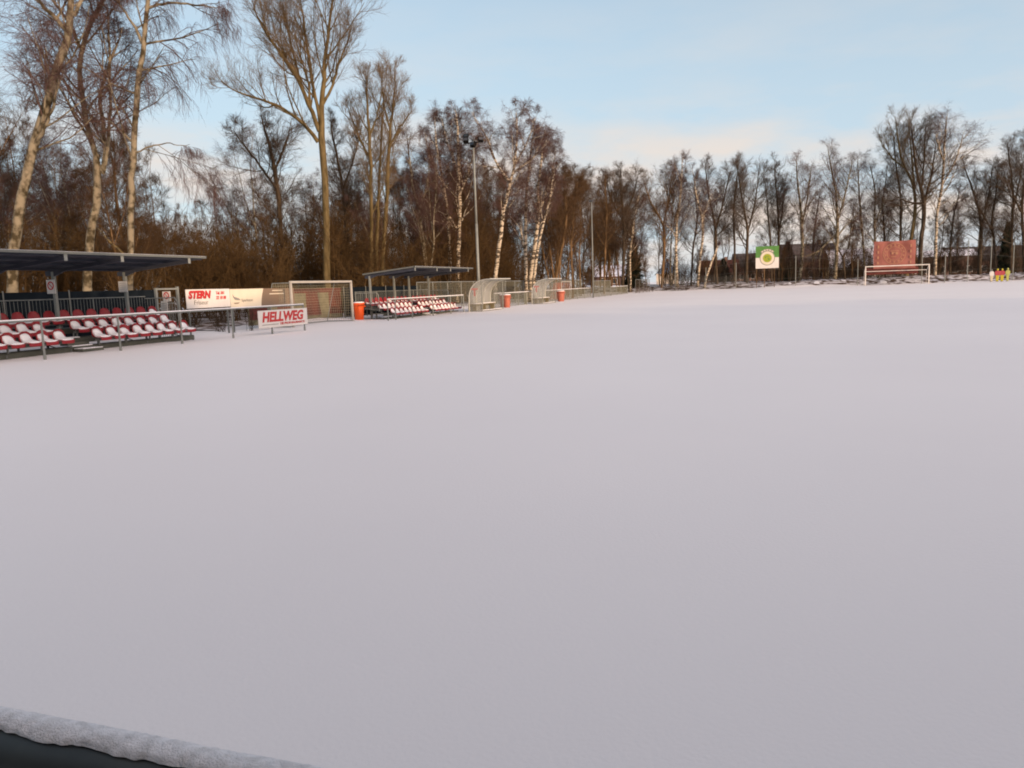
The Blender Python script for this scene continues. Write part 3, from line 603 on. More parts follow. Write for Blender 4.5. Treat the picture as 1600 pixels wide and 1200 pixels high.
# --- small bare bushes between the railing and the boards, and a pale broken branch over the roof
for k, (s_, t_, H) in enumerate(((24.4, -22.6, 1.0), (25.8, -22.9, 1.25), (27.0, -22.4, .9), (28.2, -21.9, 1.1), (29.4, -24.6, 1.4))):
    V, Q = SHR[k]; sc = H / 4.0; p = F(s_, t_, float(hgt(s_, t_)) - .03)
    bu = thing('bush', 'small bare bush in the snow behind the advertising boards', 'bush', p, 0, 'small bushes behind the boards'); np_obj('branches', V * sc * np.array([1.3, 1.3, 1.0]), Q, M_TWD, bu, smooth=False)
pts = [at(x, y, 29.5 + k * .12) for k, (x, y) in enumerate(((193, 397), (183, 387), (175, 381), (166, 372), (160, 363), (152, 356)))]
br = thing('broken_branch', 'pale broken branch leaning over the near stand roof edge', 'branch', pts[0])
b = MB(); lp = [p - pts[0] for p in pts]
for k, (a, c) in enumerate(zip(lp, lp[1:])): b.bar(a, c, .042 - .006 * k, 8, .042 - .006 * (k + 1))
b.bar(lp[0], at(203, 409, 31.95) - pts[0], .05, 8); b.build('limb', M_OLIVE, br, True)

# ------------------------------------------------------------------ seating stands
def seat_mesh():
    prof = [(-.20, -.075), (-.205, -.03), (-.19, 0), (-.10, .004), (.0, -.01), (.09, .01), (.145, .06), (.17, .14), (.185, .22), (.195, .29), (.20, .335)]
    wid = [.195, .205, .21, .212, .212, .212, .21, .205, .19, .15, .07]
    V, Fc = [], []; nx = 9; K = len(prof)
    for off in (0, 1):
        for (y, z), wd in zip(prof, wid):
            for i in range(nx):
                a = (i / (nx - 1) * 2 - 1); cup = .03 * a * a * (1 if z > -.02 else .3)
                V.append((a * wd, y - cup * (y > .1) + (.014 if off else 0) * (z > .03), z + cup * (y < .12) - (.014 if off else 0) * (z <= .03)))
    n0 = K * nx
    for j in range(K - 1):
        for i in range(nx - 1):
            a = j * nx + i; Fc.append((a, a + 1, a + nx + 1, a + nx)); Fc.append((n0 + a, n0 + a + nx, n0 + a + nx + 1, n0 + a + 1))
    for j in range(K - 1):
        a = j * nx; Fc.append((a, a + nx, n0 + a + nx, n0 + a)); a = j * nx + nx - 1; Fc.append((a, n0 + a, n0 + a + nx, a + nx))
    return V, Fc
def snow_mesh(seed, cover=1.0):
    g = random.Random(seed); nx = 8; V, Fc = [], []
    cover *= 1.0
    ys = [-.19, -.15, -.05, .04, .10, .135, .155]; top = [.012, .055, .062, .085, .14, .20, .235]; bot = [.004, .006, 0, .012, .05, .09, .12]
    for zs in (top, bot):
        for y, z, tz in zip(ys, zs, top):
            for i in range(nx):
                a = i / (nx - 1) * 2 - 1; skew = .035 * a * g.uniform(.4, 1.3)
                zz = z
                if zs is top:
                    zz = z * cover * (1 - .25 * a * a) - skew * (y > .05) + g.uniform(-.006, .006); zz = max(zz, .03 * a * a + .015)
                else: zz = min(z, .03 * a * a + .004 + z * .5)
                V.append((a * (.19 if y < .1 else .16), y, zz))
    K = len(ys); n0 = K * nx
    for j in range(K - 1):
        for i in range(nx - 1):
            a = j * nx + i; Fc.append((a, a + 1, a + nx + 1, a + nx)); Fc.append((n0 + a, n0 + a + nx, n0 + a + nx + 1, n0 + a + 1))
        a = j * nx; Fc.append((a, a + nx, n0 + a + nx, n0 + a)); a += nx - 1; Fc.append((a, n0 + a, n0 + a + nx, a + nx))
    for i in range(nx - 1):
        Fc.append((i, n0 + i, n0 + i + 1, i + 1)); a = (K - 1) * nx + i; Fc.append((a, a + 1, n0 + a + 1, n0 + a))
    return V, Fc
def make_stand(loc, label):
    # local x 0..9.3 along the touchline, y = depth away from the pitch, origin at front left foot
    o = thing('spectator_stand', label, 'stand', loc, ROTF, 'two roofed seating stands')
    # platform: three steps on galvanised legs
    p = MB()
    for (y0, y1, z) in ((.45, .92, .17), (.92, 1.68, .40), (1.68, 2.6, .66)):
        p.box(0.05, 9.25, y0, y1 - .003, z - .05, z)
        p.box(0.05, 9.25, y0 - .02, y0 - .003, z - .16, z - .03)
    p.box(4.25, 5.0, .05, .448, .02, .10); p.box(4.25, 5.0, .60, .90, .20, .28)
    p.build('platform', M_CONC, o)
    sn = MB(); sn.box(4.28, 4.98, .45, .62, .172, .195); sn.box(4.28, 4.98, .93, 1.2, .402, .425); sn.box(4.28, 4.98, .06, .40, .102, .12); sn.build('snow_on_steps', M_SNOWP, o)
    for x in (.1, 2.2, 4.2, 5.05, 7.1, 9.2):
        f = MB(); f.box(x - .025, x + .025, .42, .47, 0, .12); f.box(x - .025, x + .025, 1.3, 1.35, 0, .35); f.box(x - .025, x + .025, 2.5, 2.55, 0, .61)
        f.bar((x, .46, .02), (x, 2.5, .5), .015, 6); f.box(x - .02, x + .02, .47, 2.5, .03, .07)
        f.build('support_frame', M_GALVD, o)
    # seats
    V, Fc = seat_mesh(); me = None; sms = []
    for k in range(3):
        so = mesh_obj('snow', *snow_mesh(k, (1.0, 1.12, 1.2)[k]), M_SNOWP, None, True); sms.append(so)
    smt = mesh_obj('snow', *snow_mesh(9, .45), M_SNOWP, None, True)
    first = True; q = random.Random(4); seat0 = None
    for row, (y, z, xs) in enumerate(((.30, .385, [.25 + .515 * k for k in range(8)] + [5.18 + .515 * k for k in range(8)]),
                                   (1.05, .635, [.25 + .515 * k for k in range(8)] + [5.10 + .515 * k for k in range(8)]),
                                   (1.80, .895, [.25 + .515 * k for k in range(18)]))):
        for x in xs:
            if seat0 is None: seat0 = s = mesh_obj('seat', V, Fc, M_RED, o, True)
            else: s = seat0.copy(); COL.objects.link(s)
            s.location = (x, y, z); s.rotation_euler = (q.uniform(-.02, .02), 0, q.uniform(-.04, .04))
            src = sms[q.randrange(3)] if row < 2 else (smt if q.random() < .75 else sms[0])
            c = src.copy(); COL.objects.link(c); c.parent = s
        rl = MB(); 
        for a, b in ((xs[0] - .2, xs[7] + .2), (xs[8] - .2, xs[-1] + .2)) if row < 2 else ((xs[0] - .2, xs[-1] + .2),):
            rl.box(a, b, y - .03, y + .03, z - .10, z - .04)
            for x in np.arange(a + .1, b, 1.0): rl.box(x - .02, x + .02, y - .02, y + .02, z - .22, z - .101)
        rl.build('seat_rail', M_GALVD, o)
    for so in sms + [smt]: bpy.data.objects.remove(so)
    # rear railing with vertical bars
    r = MB(); r.bar((0, 2.52, 1.57), (9.3, 2.52, 1.57), .02); r.bar((0, 2.52, .75), (9.3, 2.52, .75), .014)
    for k in range(76): r.bar((.02 + k * .1235, 2.52, .75), (.02 + k * .1235, 2.52, 1.56), .0065 if k % 19 else .02, 6)
    r.build('rear_railing', M_GALV, o)
    for xx in (0.0, 9.3):
        e = MB(); e.tube([(xx, 1.1, .5), (xx, 1.1, 1.35), (xx, 1.2, 1.5), (xx, 2.5, 1.5)], .02); e.bar((xx, 1.1, .55), (xx, 2.5, .75), .014)
        for k in range(11): e.bar((xx, 1.22 + k * .12, .6), (xx, 1.22 + k * .12, 1.5), .007, 6)
        e.build('side_railing', M_GALV, o)
    # roof on four posts, higher at the front
    yf, yb, zf, zb = -.95, 2.1, 2.80, 2.50
    x0, x1 = .25, 8.5
    n = 60; top, Fc2 = [], []
    for k in range(n * 2 + 1):
        x = x0 + (x1 - x0) * k / (n * 2); h = .018 if k % 2 else 0
        top += [(x, yf, zf + h), (x, yb, zb + h), (x, yf, zf + h - .012), (x, yb, zb + h - .012)]
    for k in range(n * 2):
        a = 4 * k; Fc2 += [(a, a + 4, a + 5, a + 1), (a + 2, a + 3, a + 7, a + 6), (a, a + 2, a + 6, a + 4), (a + 1, a + 5, a + 7, a + 3)]
    rf = mesh_obj('roof', top, Fc2, M_ROOFU, o)
    ed = MB(); ed.box(x0 - .03, x1 + .03, yf - .05, yf - .004, zf - .045, zf + .022); ed.build('front_edge_trim', M_GALVD, rf)
    ed = MB()
    for x in (x0 - .03, x1 + .004): ed.prism([(yf - .05, zf - .04), (yb + .03, zb - .04), (yb + .03, zb + .035), (yf - .05, zf + .035)], 'x', x, x + .026)
    ed.build('side_edge_trim', M_GALVD, rf)
    sn = MB(); sn.prism([(yf - .02, zf + .02), (yb, zb + .02), (yb, zb + .035), (yf, zf + .03)], 'x', x0, x1); sn.build('snow', M_SNOWP, rf)
    for y in (yf + .15, yf + .95, yf + 1.8, yb - .15):
        zz = zf + (zb - zf) * (y - yf) / (yb - yf); pl = MB(); pl.box(x0 + .02, x1 - .02, y - .03, y + .03, zz - .075, zz - .016); pl.build('purlin', M_ROOFU, rf)
    for x in (.35, 3.12, 5.02, 7.74):
        ps = MB(); ps.box(x - .045, x + .045, 1.72, 1.82, .66 if x > 1 else 0, 2.4); bevel(ps.build('post', M_GALV, o), .008)
        ra = MB(); ra.prism([(yf + .0, zf - .20), (yf + .0, zf - .08), (yb - .05, zb - .08), (yb - .05, zb - .22), (1.72, 2.26), (1.3, 2.40)], 'x', x - .035, x + .035); ra.build('rafter', M_ROOFU, o)
        ca = MB(); ca.box(x - .05, x + .05, yf - .02, yf - .003, zf - .22, zf - .05); ca.build('rafter_end', M_GALV, o)
    return o
ST1 = make_stand(F(12.75, -19.05, 0), 'near seating stand with red snow-filled seats and dark sloping roof, cut by the left edge')
ST2 = dup(ST1, F(36.7, -19.05, -.11), None, 'farther seating stand with red snow-filled seats, beside the orange bin')

def small_sign(loc, w_, h_, label, face_red=False, ring=False):
    o = thing('notice', label, 'sign', loc, ROTF - math.pi / 2)
    b = MB(); b.box(-w_ / 2, w_ / 2, -.01, .01, -h_ / 2, h_ / 2); bevel(b.build('panel', M_BOARDW, o), .005, 1)
    if ring:
        b = MB(); n = 24
        for k in range(n):
            a0, a1 = 6.283 * k / n, 6.283 * (k + 1) / n
            b.add([(r * math.cos(a), y, .03 + r * math.sin(a)) for y in (-.016, -.012) for a, r in ((a0, .13), (a1, .13), (a1, .09), (a0, .09))], [(0, 1, 2, 3), (7, 6, 5, 4), (0, 4, 5, 1), (2, 6, 7, 3)])
        b.bar((-.08, -.014, .11), (.08, -.014, -.05), .012, 6); b.build('prohibition_ring', M_LETR, o)
    else:
        b = MB()
        for k in range(4): b.box(-w_ * .36, w_ * (.34 - .1 * (k == 3)), -.014, -.011, h_ * (.3 - .18 * k), h_ * (.3 - .18 * k) + .012)
        b.build('print_lines', M_LETG, o)
    return o
# local -Y of these faces the camera side (world -s): rotate so that panels face back along the touchline
small_sign(F(17.65, -20.82, 1.95), .34, .42, 'notice with a red prohibition ring on the left post of the near stand', ring=True)
small_sign(F(20.37, -20.82, 1.92), .36, .36, 'plain white notice on the right post of the near stand')
small_sign(F(22.7, -21.2, 1.55), .36, .36, 'small faded notice hung inside the open gate frame', ring=True)
small_sign(F(22.6, -21.25, 1.15), .30, .46, 'white sheet hung low on the bars beside the gate frame')

# ------------------------------------------------------------------ touchline rails, gate, boards
def rail(name, label, t, s0, posts, top=1.03, mesh=True, mats=M_GALV, mesh_top=None, r=.028, hb=True, snow=True, cat='railing', mm=None, pitch=.05):
    o = thing(name, label, cat, F(s0, t, 0), ROTF)
    L = posts[-1] - posts[0]; x0 = posts[0] - s0
    b = MB(); b.bar((x0, 0, top), (x0 + L, 0, top), r, 10); b.build('top_rail', mats, o)
    if snow:
        b = MB(); b.box(x0, x0 + L, -.02, .02, top + r - .006, top + r + .022); b.build('snow', M_SNOWP, o)
    for s in posts:
        b = MB(); b.bar((s - s0, 0, -.15), (s - s0, 0, top - .01), r, 10); b.bar((s - s0, 0, -.1), (s - s0, 0, .12), r * 1.35, 10); b.build('post', mats, o)
    if mesh:
        mt = mesh_top or top - .05; b = MB(); w_ = .0028
        for k in range(int(L / pitch)):
            x = x0 + .02 + k * pitch; b.box(x - w_, x + w_, -w_, w_, .04, mt)
        for k in range(int(mt / .2) + 1): b.box(x0, x0 + L, w_ + .0005, w_ + .006, .05 + k * .2, .056 + k * .2)
        b.build('mesh_infill', mm or M_MESH, o)
    return o
rail('touchline_railing', 'galvanised railing in front of the near stand, carrying the board with slanted red capitals', -18.3, 15, [10.1, 12.6, 15.1, 17.6, 20.1, 22.6, 24.85, 27.0], mesh=False)
rail('touchline_railing', 'galvanised railing in front of the farther stand', -18.3, 34.2, [34.2, 35.0, 36.9, 39.5, 42.0, 44.0], mesh=False)
rail('touchline_railing', 'mesh railing between the two dugouts', -18.6, 51, [50.3, 53.0, 55.5, 57.6], top=1.0)
rail('touchline_railing', 'mesh railing along the second dugout and past the small goal', -18.9, 60, [57.9, 60.5, 63, 66, 69, 72, 75, 78, 81], top=1.0)
rail('tall_mesh_fence', 'short tall grey mesh fence panel beside the thin lamp pole', -18.5, 81, [80.0, 83, 86, 89.2], top=1.75, snow=False, cat='fence')
rail('mesh_fence', 'low mesh fence running to the far left corner of the pitch', -18.5, 90, [89.6, 93, 96, 100], top=1.0, cat='fence')
rail('tall_mesh_fence', 'long tall grey mesh fence behind the dugouts', -22.4, 46, [46 + 2.5 * k for k in range(19)], top=1.95, snow=False, cat='fence')
rail('tall_mesh_fence', 'dark mesh fence at the far left corner behind the pitch', -17.6, 104, [101, 104, 107, 110, 112.6], top=1.8, mats=M_GALVD, snow=False, cat='fence', mm=M_TWD, pitch=.14)
def screen(name, label, s0, s1, t, top, m, posts=True, z0=.05):
    o = thing(name, label, 'fence', F(s0, t, 0), ROTF); L = s1 - s0
    b = MB(); n = max(2, int(L / .6)); 
    V, Fc = [], []
    for k in range(n + 1):
        x = L * k / n; y = .02 * math.sin(k * 1.7)
        for z in (z0, top * .5, top): V += [(x, y + .01 * math.sin(k * 2.3 + z), z), (x, y + .012 + .01 * math.sin(k * 2.3 + z), z)]
    for k in range(n):
        a = 6 * k
        for j in (0, 2): Fc += [(a + j, a + j + 6, a + j + 8, a + j + 2), (a + j + 1, a + j + 3, a + j + 9, a + j + 7)]
        Fc += [(a + 4, a + 10, a + 11, a + 5)]
    mesh_obj('privacy_sheet', V, Fc, m, o, True)
    if posts:
        for k in range(int(L / 2.5) + 1):
            x = min(k * 2.5, L); q = MB(); q.bar((x, -.05, 0), (x, -.05, top + .05), .025, 8); q.build('post', M_GALVD, o)
    return o
screen('screened_fence', 'black sheeted fence behind the near stand', 6, 25.2, -24, 1.84, M_BLACK)
screen('screened_fence', 'black sheeted fence behind the farther stand', 38.5, 48.5, -23.4, 1.75, M_BLACK)
# gate frame beside the near stand
o = thing('gate_frame', 'open galvanised gate frame between the near stand and the white friseur board'.replace('friseur ', ''), 'gate', F(22.2, -21.2, 0), ROTF)
b = MB(); b.box(-.04, .04, -.04, .04, 0, 1.86); b.build('gate_post', M_GALV, o)
b = MB(); b.box(1.02, 1.10, -.04, .04, 0, 1.90); b.build('gate_post', M_GALV, o)
b = MB(); b.box(.041, 1.019, -.025, .025, 1.79, 1.85); b.build('crossbar', M_GALV, o)
b = MB()
for k in range(9): b.bar((.12 + k * .1, .05, .1), (.12 + k * .1, .05, 1.3), .008, 6)
b.bar((.05, .05, 1.3), (1.0, .05, 1.3), .015); b.build('bars', M_GALV, o)

def board(name, label, s0, s1, t, z0, z1, m, legs=True):
    o = thing(name, label, 'sign', F(s0, t, 0), ROTF); L = s1 - s0
    b = MB(); b.box(0, L, -.015, .015, z0, z1); bevel(b.build('panel', m, o), .004, 1)
    if legs:
        for x in (.15, L - .15):
            b = MB(); b.box(x - .025, x + .025, .018, .068, 0, z1); b.build('leg', M_GALVD, o)
    return o, L
o, L = board('advertising_board', 'white advertising board with bold red name and phone number, right of the gate frame', 23.45, 25.9, -21.0, 1.06, 1.78, M_BOARDW)
text('lettering', 'STERN', .38, M_LETK, o, (.115, -.018, 1.44), FACE, .25, .022, 1.05)
text('lettering', 'STERN', .38, M_LETR, o, (.10, -.026, 1.45), FACE, .25, .020, 1.05)
text('lettering', 'Friseur', .24, M_LETG, o, (.38, -.022, 1.20), FACE, 0, 0, 1.15)
text('lettering', 'Tel. 501', .16, M_LETR, o, (1.62, -.022, 1.57), FACE, .2, .005, .95)
text('lettering', '22 18 08', .17, M_LETR, o, (1.62, -.022, 1.38), FACE, .2, .005, .95)
o, L = board('advertising_board', 'cream and brown advertising board with a small grey bird mark, partly behind the net', 25.93, 30.3, -21.0, 1.0, 1.76, M_BOARDC)
b = MB(); pts = [(1.95, 1.0)] + [(1.95 + .45 * (1 - math.cos(a)) * 1.0 - .25 + .25 * math.cos(a), 1.0 + .76 * a / 1.57) for a in np.linspace(0, 1.57, 10)][1:] + [(4.37, 1.76), (4.37, 1.0)]
b.prism(pts, 'y', -.020, -.0155); b.build('brown_field', M_BOARDB, o)
b = MB(); b.prism([(.12, 1.55), (.22, 1.45), (.50, 1.38), (.62, 1.30), (.40, 1.30), (.25, 1.33), (.16, 1.42)], 'y', -.022, -.016); b.build('bird_mark', M_LETG, o)
b = MB(); b.prism([(.18, 1.20), (.55, 1.21), (.45, 1.16), (.22, 1.16)], 'y', -.022, -.016); b.build('bird_shadow', M_BOARDB, o)
text('lettering', 'Sparkasse', .17, M_LETG, o, (.66, -.022, 1.24), FACE, 0, 0, 1.1)
b = MB(); b.box(2.75, 3.5, -.024, -.021, 1.64, 1.68); b.box(2.55, 3.6, -.024, -.021, 1.50, 1.54); b.build('pale_lines', M_BOARDC, o)
o, L = board('advertising_board', 'white advertising board with slanted red capitals fixed to the railing end', 23.95, 27.1, -18.22, .24, .90, M_BOARDW, False)
text('lettering', 'HELLWEG', .50, M_LETR, o, (.20, -.019, .475), FACE, .2, .020, 1.17)
text('lettering', 'DIE PROFI-BAUMARKTE', .115, M_LETR, o, (1.30, -.019, .33), FACE, 0, .003, 1.35)
b = MB(); b.box(.2, 1.2, -.02, -.0155, .345, .37); b.build('print_line', M_LETG, o)

# red and olive banner on the fence behind the near goal
o = thing('fence_banner', 'red and olive striped sheet on the fence behind the near goal', 'banner', F(30.3, -23.6, 0), ROTF)
b = MB(); b.box(0, 8.4, 0, .02, .05, 1.75); b.build('sheet', M_OLV, o)
b = MB(); b.box(.02, 8.38, -.004, -.001, 1.5, 1.73)
for x0, x1 in ((.1, 1.3), (2.3, 3.4), (4.8, 5.9), (7.0, 8.2)): b.prism([(x0, .3), (x1 + .3, .3), (x1, 1.498), (x0, 1.498)], 'y', -.004, -.001)
b.build('red_stripes', M_BAND, o)

# ------------------------------------------------------------------ goals
def net_panel(b, p00, p10, p01, p11, cell=.13, w_=.0035):
    p00, p10, p01, p11 = map(Vector, (p00, p10, p01, p11))
    nu = max(2, int(max((p10 - p00).length, (p11 - p01).length) / cell)); nv = max(2, int(max((p01 - p00).length, (p11 - p10).length) / cell))
    for i in range(nu + 1):
        f = i / nu; a = p00.lerp(p10, f); c = p01.lerp(p11, f); b.bar(a, c, w_, 3, cap=False)
    for j in range(nv + 1):
        f = j / nv; a = p00.lerp(p01, f); c = p10.lerp(p11, f); b.bar(a, c, w_, 3, cap=False)
def goal(name, label, loc, rz, W_, H_, top, bot, r, netm=None, netw=.0035, braces=True, frame=M_WHITE, backm=M_GALV):
    # opening in the local XZ plane (x 0..W_), net towards local +Y
    o = thing(name, label, 'goal', loc, rz, None)
    for x in (0, W_):
        b = MB(); b.box(x - r, x + r, -r, r, 0, H_ - r); bevel(b.build('goalpost', frame, o), .02, 2)
    b = MB(); b.box(-r, W_ + r, -r - .002, r + .002, H_ - r, H_ + r); bevel(b.build('crossbar', frame, o), .02, 2)
    for x in (0, W_):
        b = MB(); b.tube([(x, 0, H_ - .03), (x, top, H_ - .03), (x, bot, .04)], .02, 8); b.bar((x, 0, .04), (x, bot, .04), .022); b.build('side_frame', backm, o)
    b = MB(); b.bar((0, bot, .04), (W_, bot, .04), .022); b.build('ground_bar', backm, o)
    if netm:
        b = MB(); h = H_ - .03
        net_panel(b, (0, 0, h), (W_, 0, h), (0, top, h), (W_, top, h), w_=netw)
        net_panel(b, (0, top, h), (W_, top, h), (0, bot, .04), (W_, bot, .04), w_=netw)
        for x in (0, W_):
            net_panel(b, (x, 0, h), (x, top, h), (x, 0, .04), (x, bot, .04), w_=netw)
        b.build('net', netm, o)
    return o
goal('youth_goal', 'white framed youth goal with net standing behind the near railing end', F(29.1, -20.3, 0), ROTF, 5.1, 2.0, .95, 1.5, .05, M_NET, .006, frame=M_GOALG)
o = goal('small_goal', 'small white training goal with reddish net beyond the second dugout', F(70.9, -19.4, 0), ROTF, 3.6, 1.75, .7, 1.3, .04, M_NETR, .008, frame=M_GOALG)
# big goal on the far line, opening towards the camera
o = thing('full_size_goal', 'full size white goal on the far line before the red banner', 'goal', F(111, 10.8, 0), ROTF - math.pi / 2)
for x in (0, 7.4):
    b = MB(); b.box(x - .065, x + .065, -.065, .065, 0, 2.375); bevel(b.build('goalpost', M_WHITE, o), .02)
b = MB(); b.box(-.065, 7.465, -.067, .067, 2.375, 2.50); bevel(b.build('crossbar', M_WHITE, o), .02)
b = MB(); b.bar((0, 1.6, 1.80), (7.4, 1.6, 1.80), .045); b.build('rear_bar', M_WHITE, o)
for x in (0, 7.4):
    b = MB(); b.bar((x, .066, 2.40), (x, 1.6, 1.80), .03); b.bar((x, 1.6, 1.80), (x, 1.9, .02), .02); b.build('side_stay', M_WHITE, o)

# ------------------------------------------------------------------ dugouts
def dugout(loc, label, L=3.8):
    o = thing('dugout', label, 'dugout', loc, ROTF, 'two team dugouts')
    prof = [(1.05, 0), (1.05, .5), (1.04, .95), (.99, 1.22), (.88, 1.47), (.70, 1.68), (.46, 1.84), (.16, 1.94), (-.15, 1.98), (-.40, 1.99)]
    b = MB()
    V, Fc = [], []
    for y, z in prof: V += [(0, y, z), (L, y, z), (0, y + .012, z + .012), (L, y + .012, z + .012)]
    for k in range(len(prof) - 1):
        a = 4 * k; Fc += [(a, a + 4, a + 5, a + 1), (a + 2, a + 3, a + 7, a + 6)]
    mesh_obj('curved_shell', V, Fc, M_PLEX, o, True)
    for x in (0.0, L):
        b = MB(); b.prism([(.16, .0)] + [(y - .005, z - .006) for y, z in prof[:-1]], 'x', x - .006, x + .006); b.build('side_panel', M_PLEXS, o)
    for x in (0.0, L / 3, 2 * L / 3, L):
        b = MB(); b.tube([(x, y - .02, z - .02) for y, z in prof], .028, 6)
        b.build('rib', M_GALVL, o)
    for x in (0.0, L):
        b = MB(); b.bar((x, .15, 0), (x, .15, 1.93), .025, 8); b.build('front_post', M_GALV, o)
    b = MB(); b.box(-.02, L + .02, -.44, -.402, 1.96, 2.02); b.build('front_edge', M_GALVL, o)
    b = MB(); b.box(-.01, L + .01, 1.072, 1.09, .02, .45); b.box(.03, L - .03, .96, 1.0, .30, .45); b.build('lower_panel', M_OLV, o)
    b = MB(); b.box(.1, L - .1, .62, .98, .42, .46); 
    for x in (.3, L / 2, L - .3): b.box(x - .03, x + .03, .66, .94, 0, .418)
    b.build('bench', M_BENCH, o)
    b = MB(); b.box(.12, L - .12, .63, .97, .462, .49); b.build('snow', M_SNOWP, o)
    b = MB(); b.box(.03, L - .03, .2, .98, -.05, .05); b.build('floor_slab', M_CONC, o)
    b = MB(); b.prism([(.16, .052), (.2, .085), (.5, .07), (.7, .052)], 'x', .04, L - .04); b.build('snow_drift', M_SNOWP, o)
    b = MB(); b.prism([(.42, 1.34), (.86, 1.34), (.82, 1.44), (.42, 1.44)], 'x', -.016, -.010); b.prism([(.58, .95), (.68, .95), (.68, 1.338), (.58, 1.338)], 'x', -.016, -.010); b.build('red_print', M_FADE, o)
    return o
DG = dugout(F(44.6, -17.15, 0), 'curved see-through dugout beside the farther stand, in front of the floodlight mast')
dup(DG, F(58.9, -17.55, 0), None, 'second curved see-through dugout with a pinkish bin on either side')

# ------------------------------------------------------------------ bins
def bin_(loc, label, m, h=.98, r=.36, lid=M_BOARDW):
    o = thing('bin', label, 'bin', loc)
    b = MB(); b.lathe([(r * .74, 0), (r * .78, .03), (r * .92, h * .7), (r * .95, h - .12), (r * 1.07, h - .11), (r * 1.08, h - .02), (r * .99, h)], 24); b.build('body', m, o, True)
    b = MB(); b.lathe([(r * 1.0, h - .005), (r * .98, h + .03), (r * .6, h + .05), (r * .1, h + .055)], 24); b.build('snow', M_SNOWP, o, True)
    for a in (0, math.pi):
        b = MB(); b.box(r * math.cos(a) * 1.05 - .04, r * math.cos(a) * 1.05 + .04, -.09, .09, h - .22, h - .16); b.build('handle', m, o)
    return o
bin_(F(36.2, -21.1, -.03), 'bright orange bin standing between the near goal and the farther stand', M_ORANGE, .92, .30)
bin_(F(50.9, -17.9, -.02), 'salmon bin with snow on top right of the first dugout', M_SALMON, .92, .27)
bin_(F(51.3, -18.35, -.02), 'duller salmon bin half hidden left of another beside the first dugout', M_BAN, .92, .22)
bin_(F(66.6, -18.3, -.02), 'salmon bin standing right of the second dugout', M_SALMON, .92, .36)

# ------------------------------------------------------------------ masts
o = thing('floodlight_mast', 'tall grey floodlight mast with dark lamps behind the first dugout', 'floodlight', F(57.9, -22.7, 0), ROTF)
b = MB(); b.bar((0, 0, 0), (0, 0, 6.5), .13, 12, .105); b.bar((0, 0, 6.5), (0, 0, 12.9), .095, 12, .06); b.build('pole', M_GALV, o, True)
b = MB(); b.bar((0, -.7, 12.75), (0, .75, 12.75), .045); b.bar((-.4, 0, 12.9), (.4, 0, 12.9), .04); b.build('crossarm', M_LAMP, o)
for y, x, z, tl in ((-.85, -.25, 12.9, .6), (-.1, -.3, 12.55, -.3), (.6, -.25, 12.95, .2), (.75, .1, 13.3, .1)):
    l = thing('x', None, None); bpy.data.objects.remove(l)
    b = MB(); b.prism([(-.16, -.2), (.16, -.26), (.2, .2), (-.05, .3), (-.18, .12)], 'y', -.28, .28)
    q = bevel(b.build('lamp_head', M_LAMP, o), .02); q.location = (x, y * .85, z); q.rotation_euler = (0, .5, tl); q.scale = (.8, .72, .8)
    b = MB(); b.prism([(-.168, -.17), (-.178, .10), (-.20, .10), (-.19, -.17)], 'y', -.24, .24); g_ = b.build('lamp_glass', M_GLASS, q)
o = thing('lamp_pole', 'thin pale lamp pole at the near end of the low corner fence', 'lamp pole', F(79.9, -18.4, 0), ROTF)
b = MB(); b.bar((0, 0, 0), (0, 0, 9.9), .065, 10, .045); b.build('pole', M_GALV, o, True)
b = MB(); b.prism([(-.45, .0), (.1, .05), (.1, .25), (-.4, .14)], 'y', -.18, .18); q = b.build('lamp_head', M_LETK, o); q.location = (0, 0, 9.85)

# ------------------------------------------------------------------ far line: board, banner, ball-stop fence, dummies
RF = ROTF - math.pi / 2          # local +X = t (right), local +Y = away from camera (s)
o = thing('green_white_board', 'tall board, green above and white below, with a round lime emblem, on posts', 'sign', F(112.5, -2.95, float(hgt(112.5, -1.5))), RF)
z0 = 2.72 - float(hgt(112.5, -1.5)) * .8
b = MB(); b.box(0, 3.02, 0, .05, z0, z0 + 1.45); b.build('white_panel', M_BOARDW, o)
b = MB(); b.box(0, 3.02, 0, .05, z0 + 1.453, z0 + 3.0); b.build('green_panel', M_GREEN, o)
for x in (.12, 1.15, 2.45):
    b = MB(); b.bar((x, .1, -.2), (x, .1, z0 + 2.6), .045, 8); b.build('post', M_TAN, o)
def disc(r, y, cx, cz, n=32, th=.008):
    b = MB(); b.prism([(cx + r * math.cos(6.283 * k / n), cz + r * math.sin(6.283 * k / n)) for k in range(n)], 'y', y - th, y); return b
cz = z0 + 1.38; cx = 1.52
disc(1.0, -.003, cx, cz).build('emblem_rim', M_LETG, o)
disc(.90, -.013, cx, cz).build('emblem_ring', M_BOARDC, o)
disc(.58, -.023, cx, cz).build('emblem_centre', M_LIME, o)
b = MB()
for x, z, w_, h_ in ((-.28, .18, .5, .07), (-.3, -.02, .12, .24), (-.02, -.05, .3, .07), (.14, -.28, .16, .2), (-.25, -.32, .3, .06)): b.box(cx + x, cx + x + w_, -.036, -.032, cz + z, cz + z + h_)
b.build('emblem_letters', M_GREEN, o)
b = MB(); b.prism([(cx + 1.24 * math.cos(a), cz + 1.24 * math.sin(a)) for a in np.linspace(.75, 2.39, 12)] + [(cx + .98 * math.cos(a), cz + .98 * math.sin(a)) for a in np.linspace(2.39, .75, 12)], 'y', -.010, -.002); b.build('scroll', M_LETG, o)
for k, a in enumerate(np.linspace(2.2, .94, 5)):
    b = MB(); b.box(-.09, .09, -.004, 0, -.08, .08); q = b.build('scroll_mark', M_BOARDC, o); q.location = (cx + 1.11 * math.cos(a), -.013, cz + 1.11 * math.sin(a)); q.rotation_euler = (0, math.pi / 2 - a, 0)

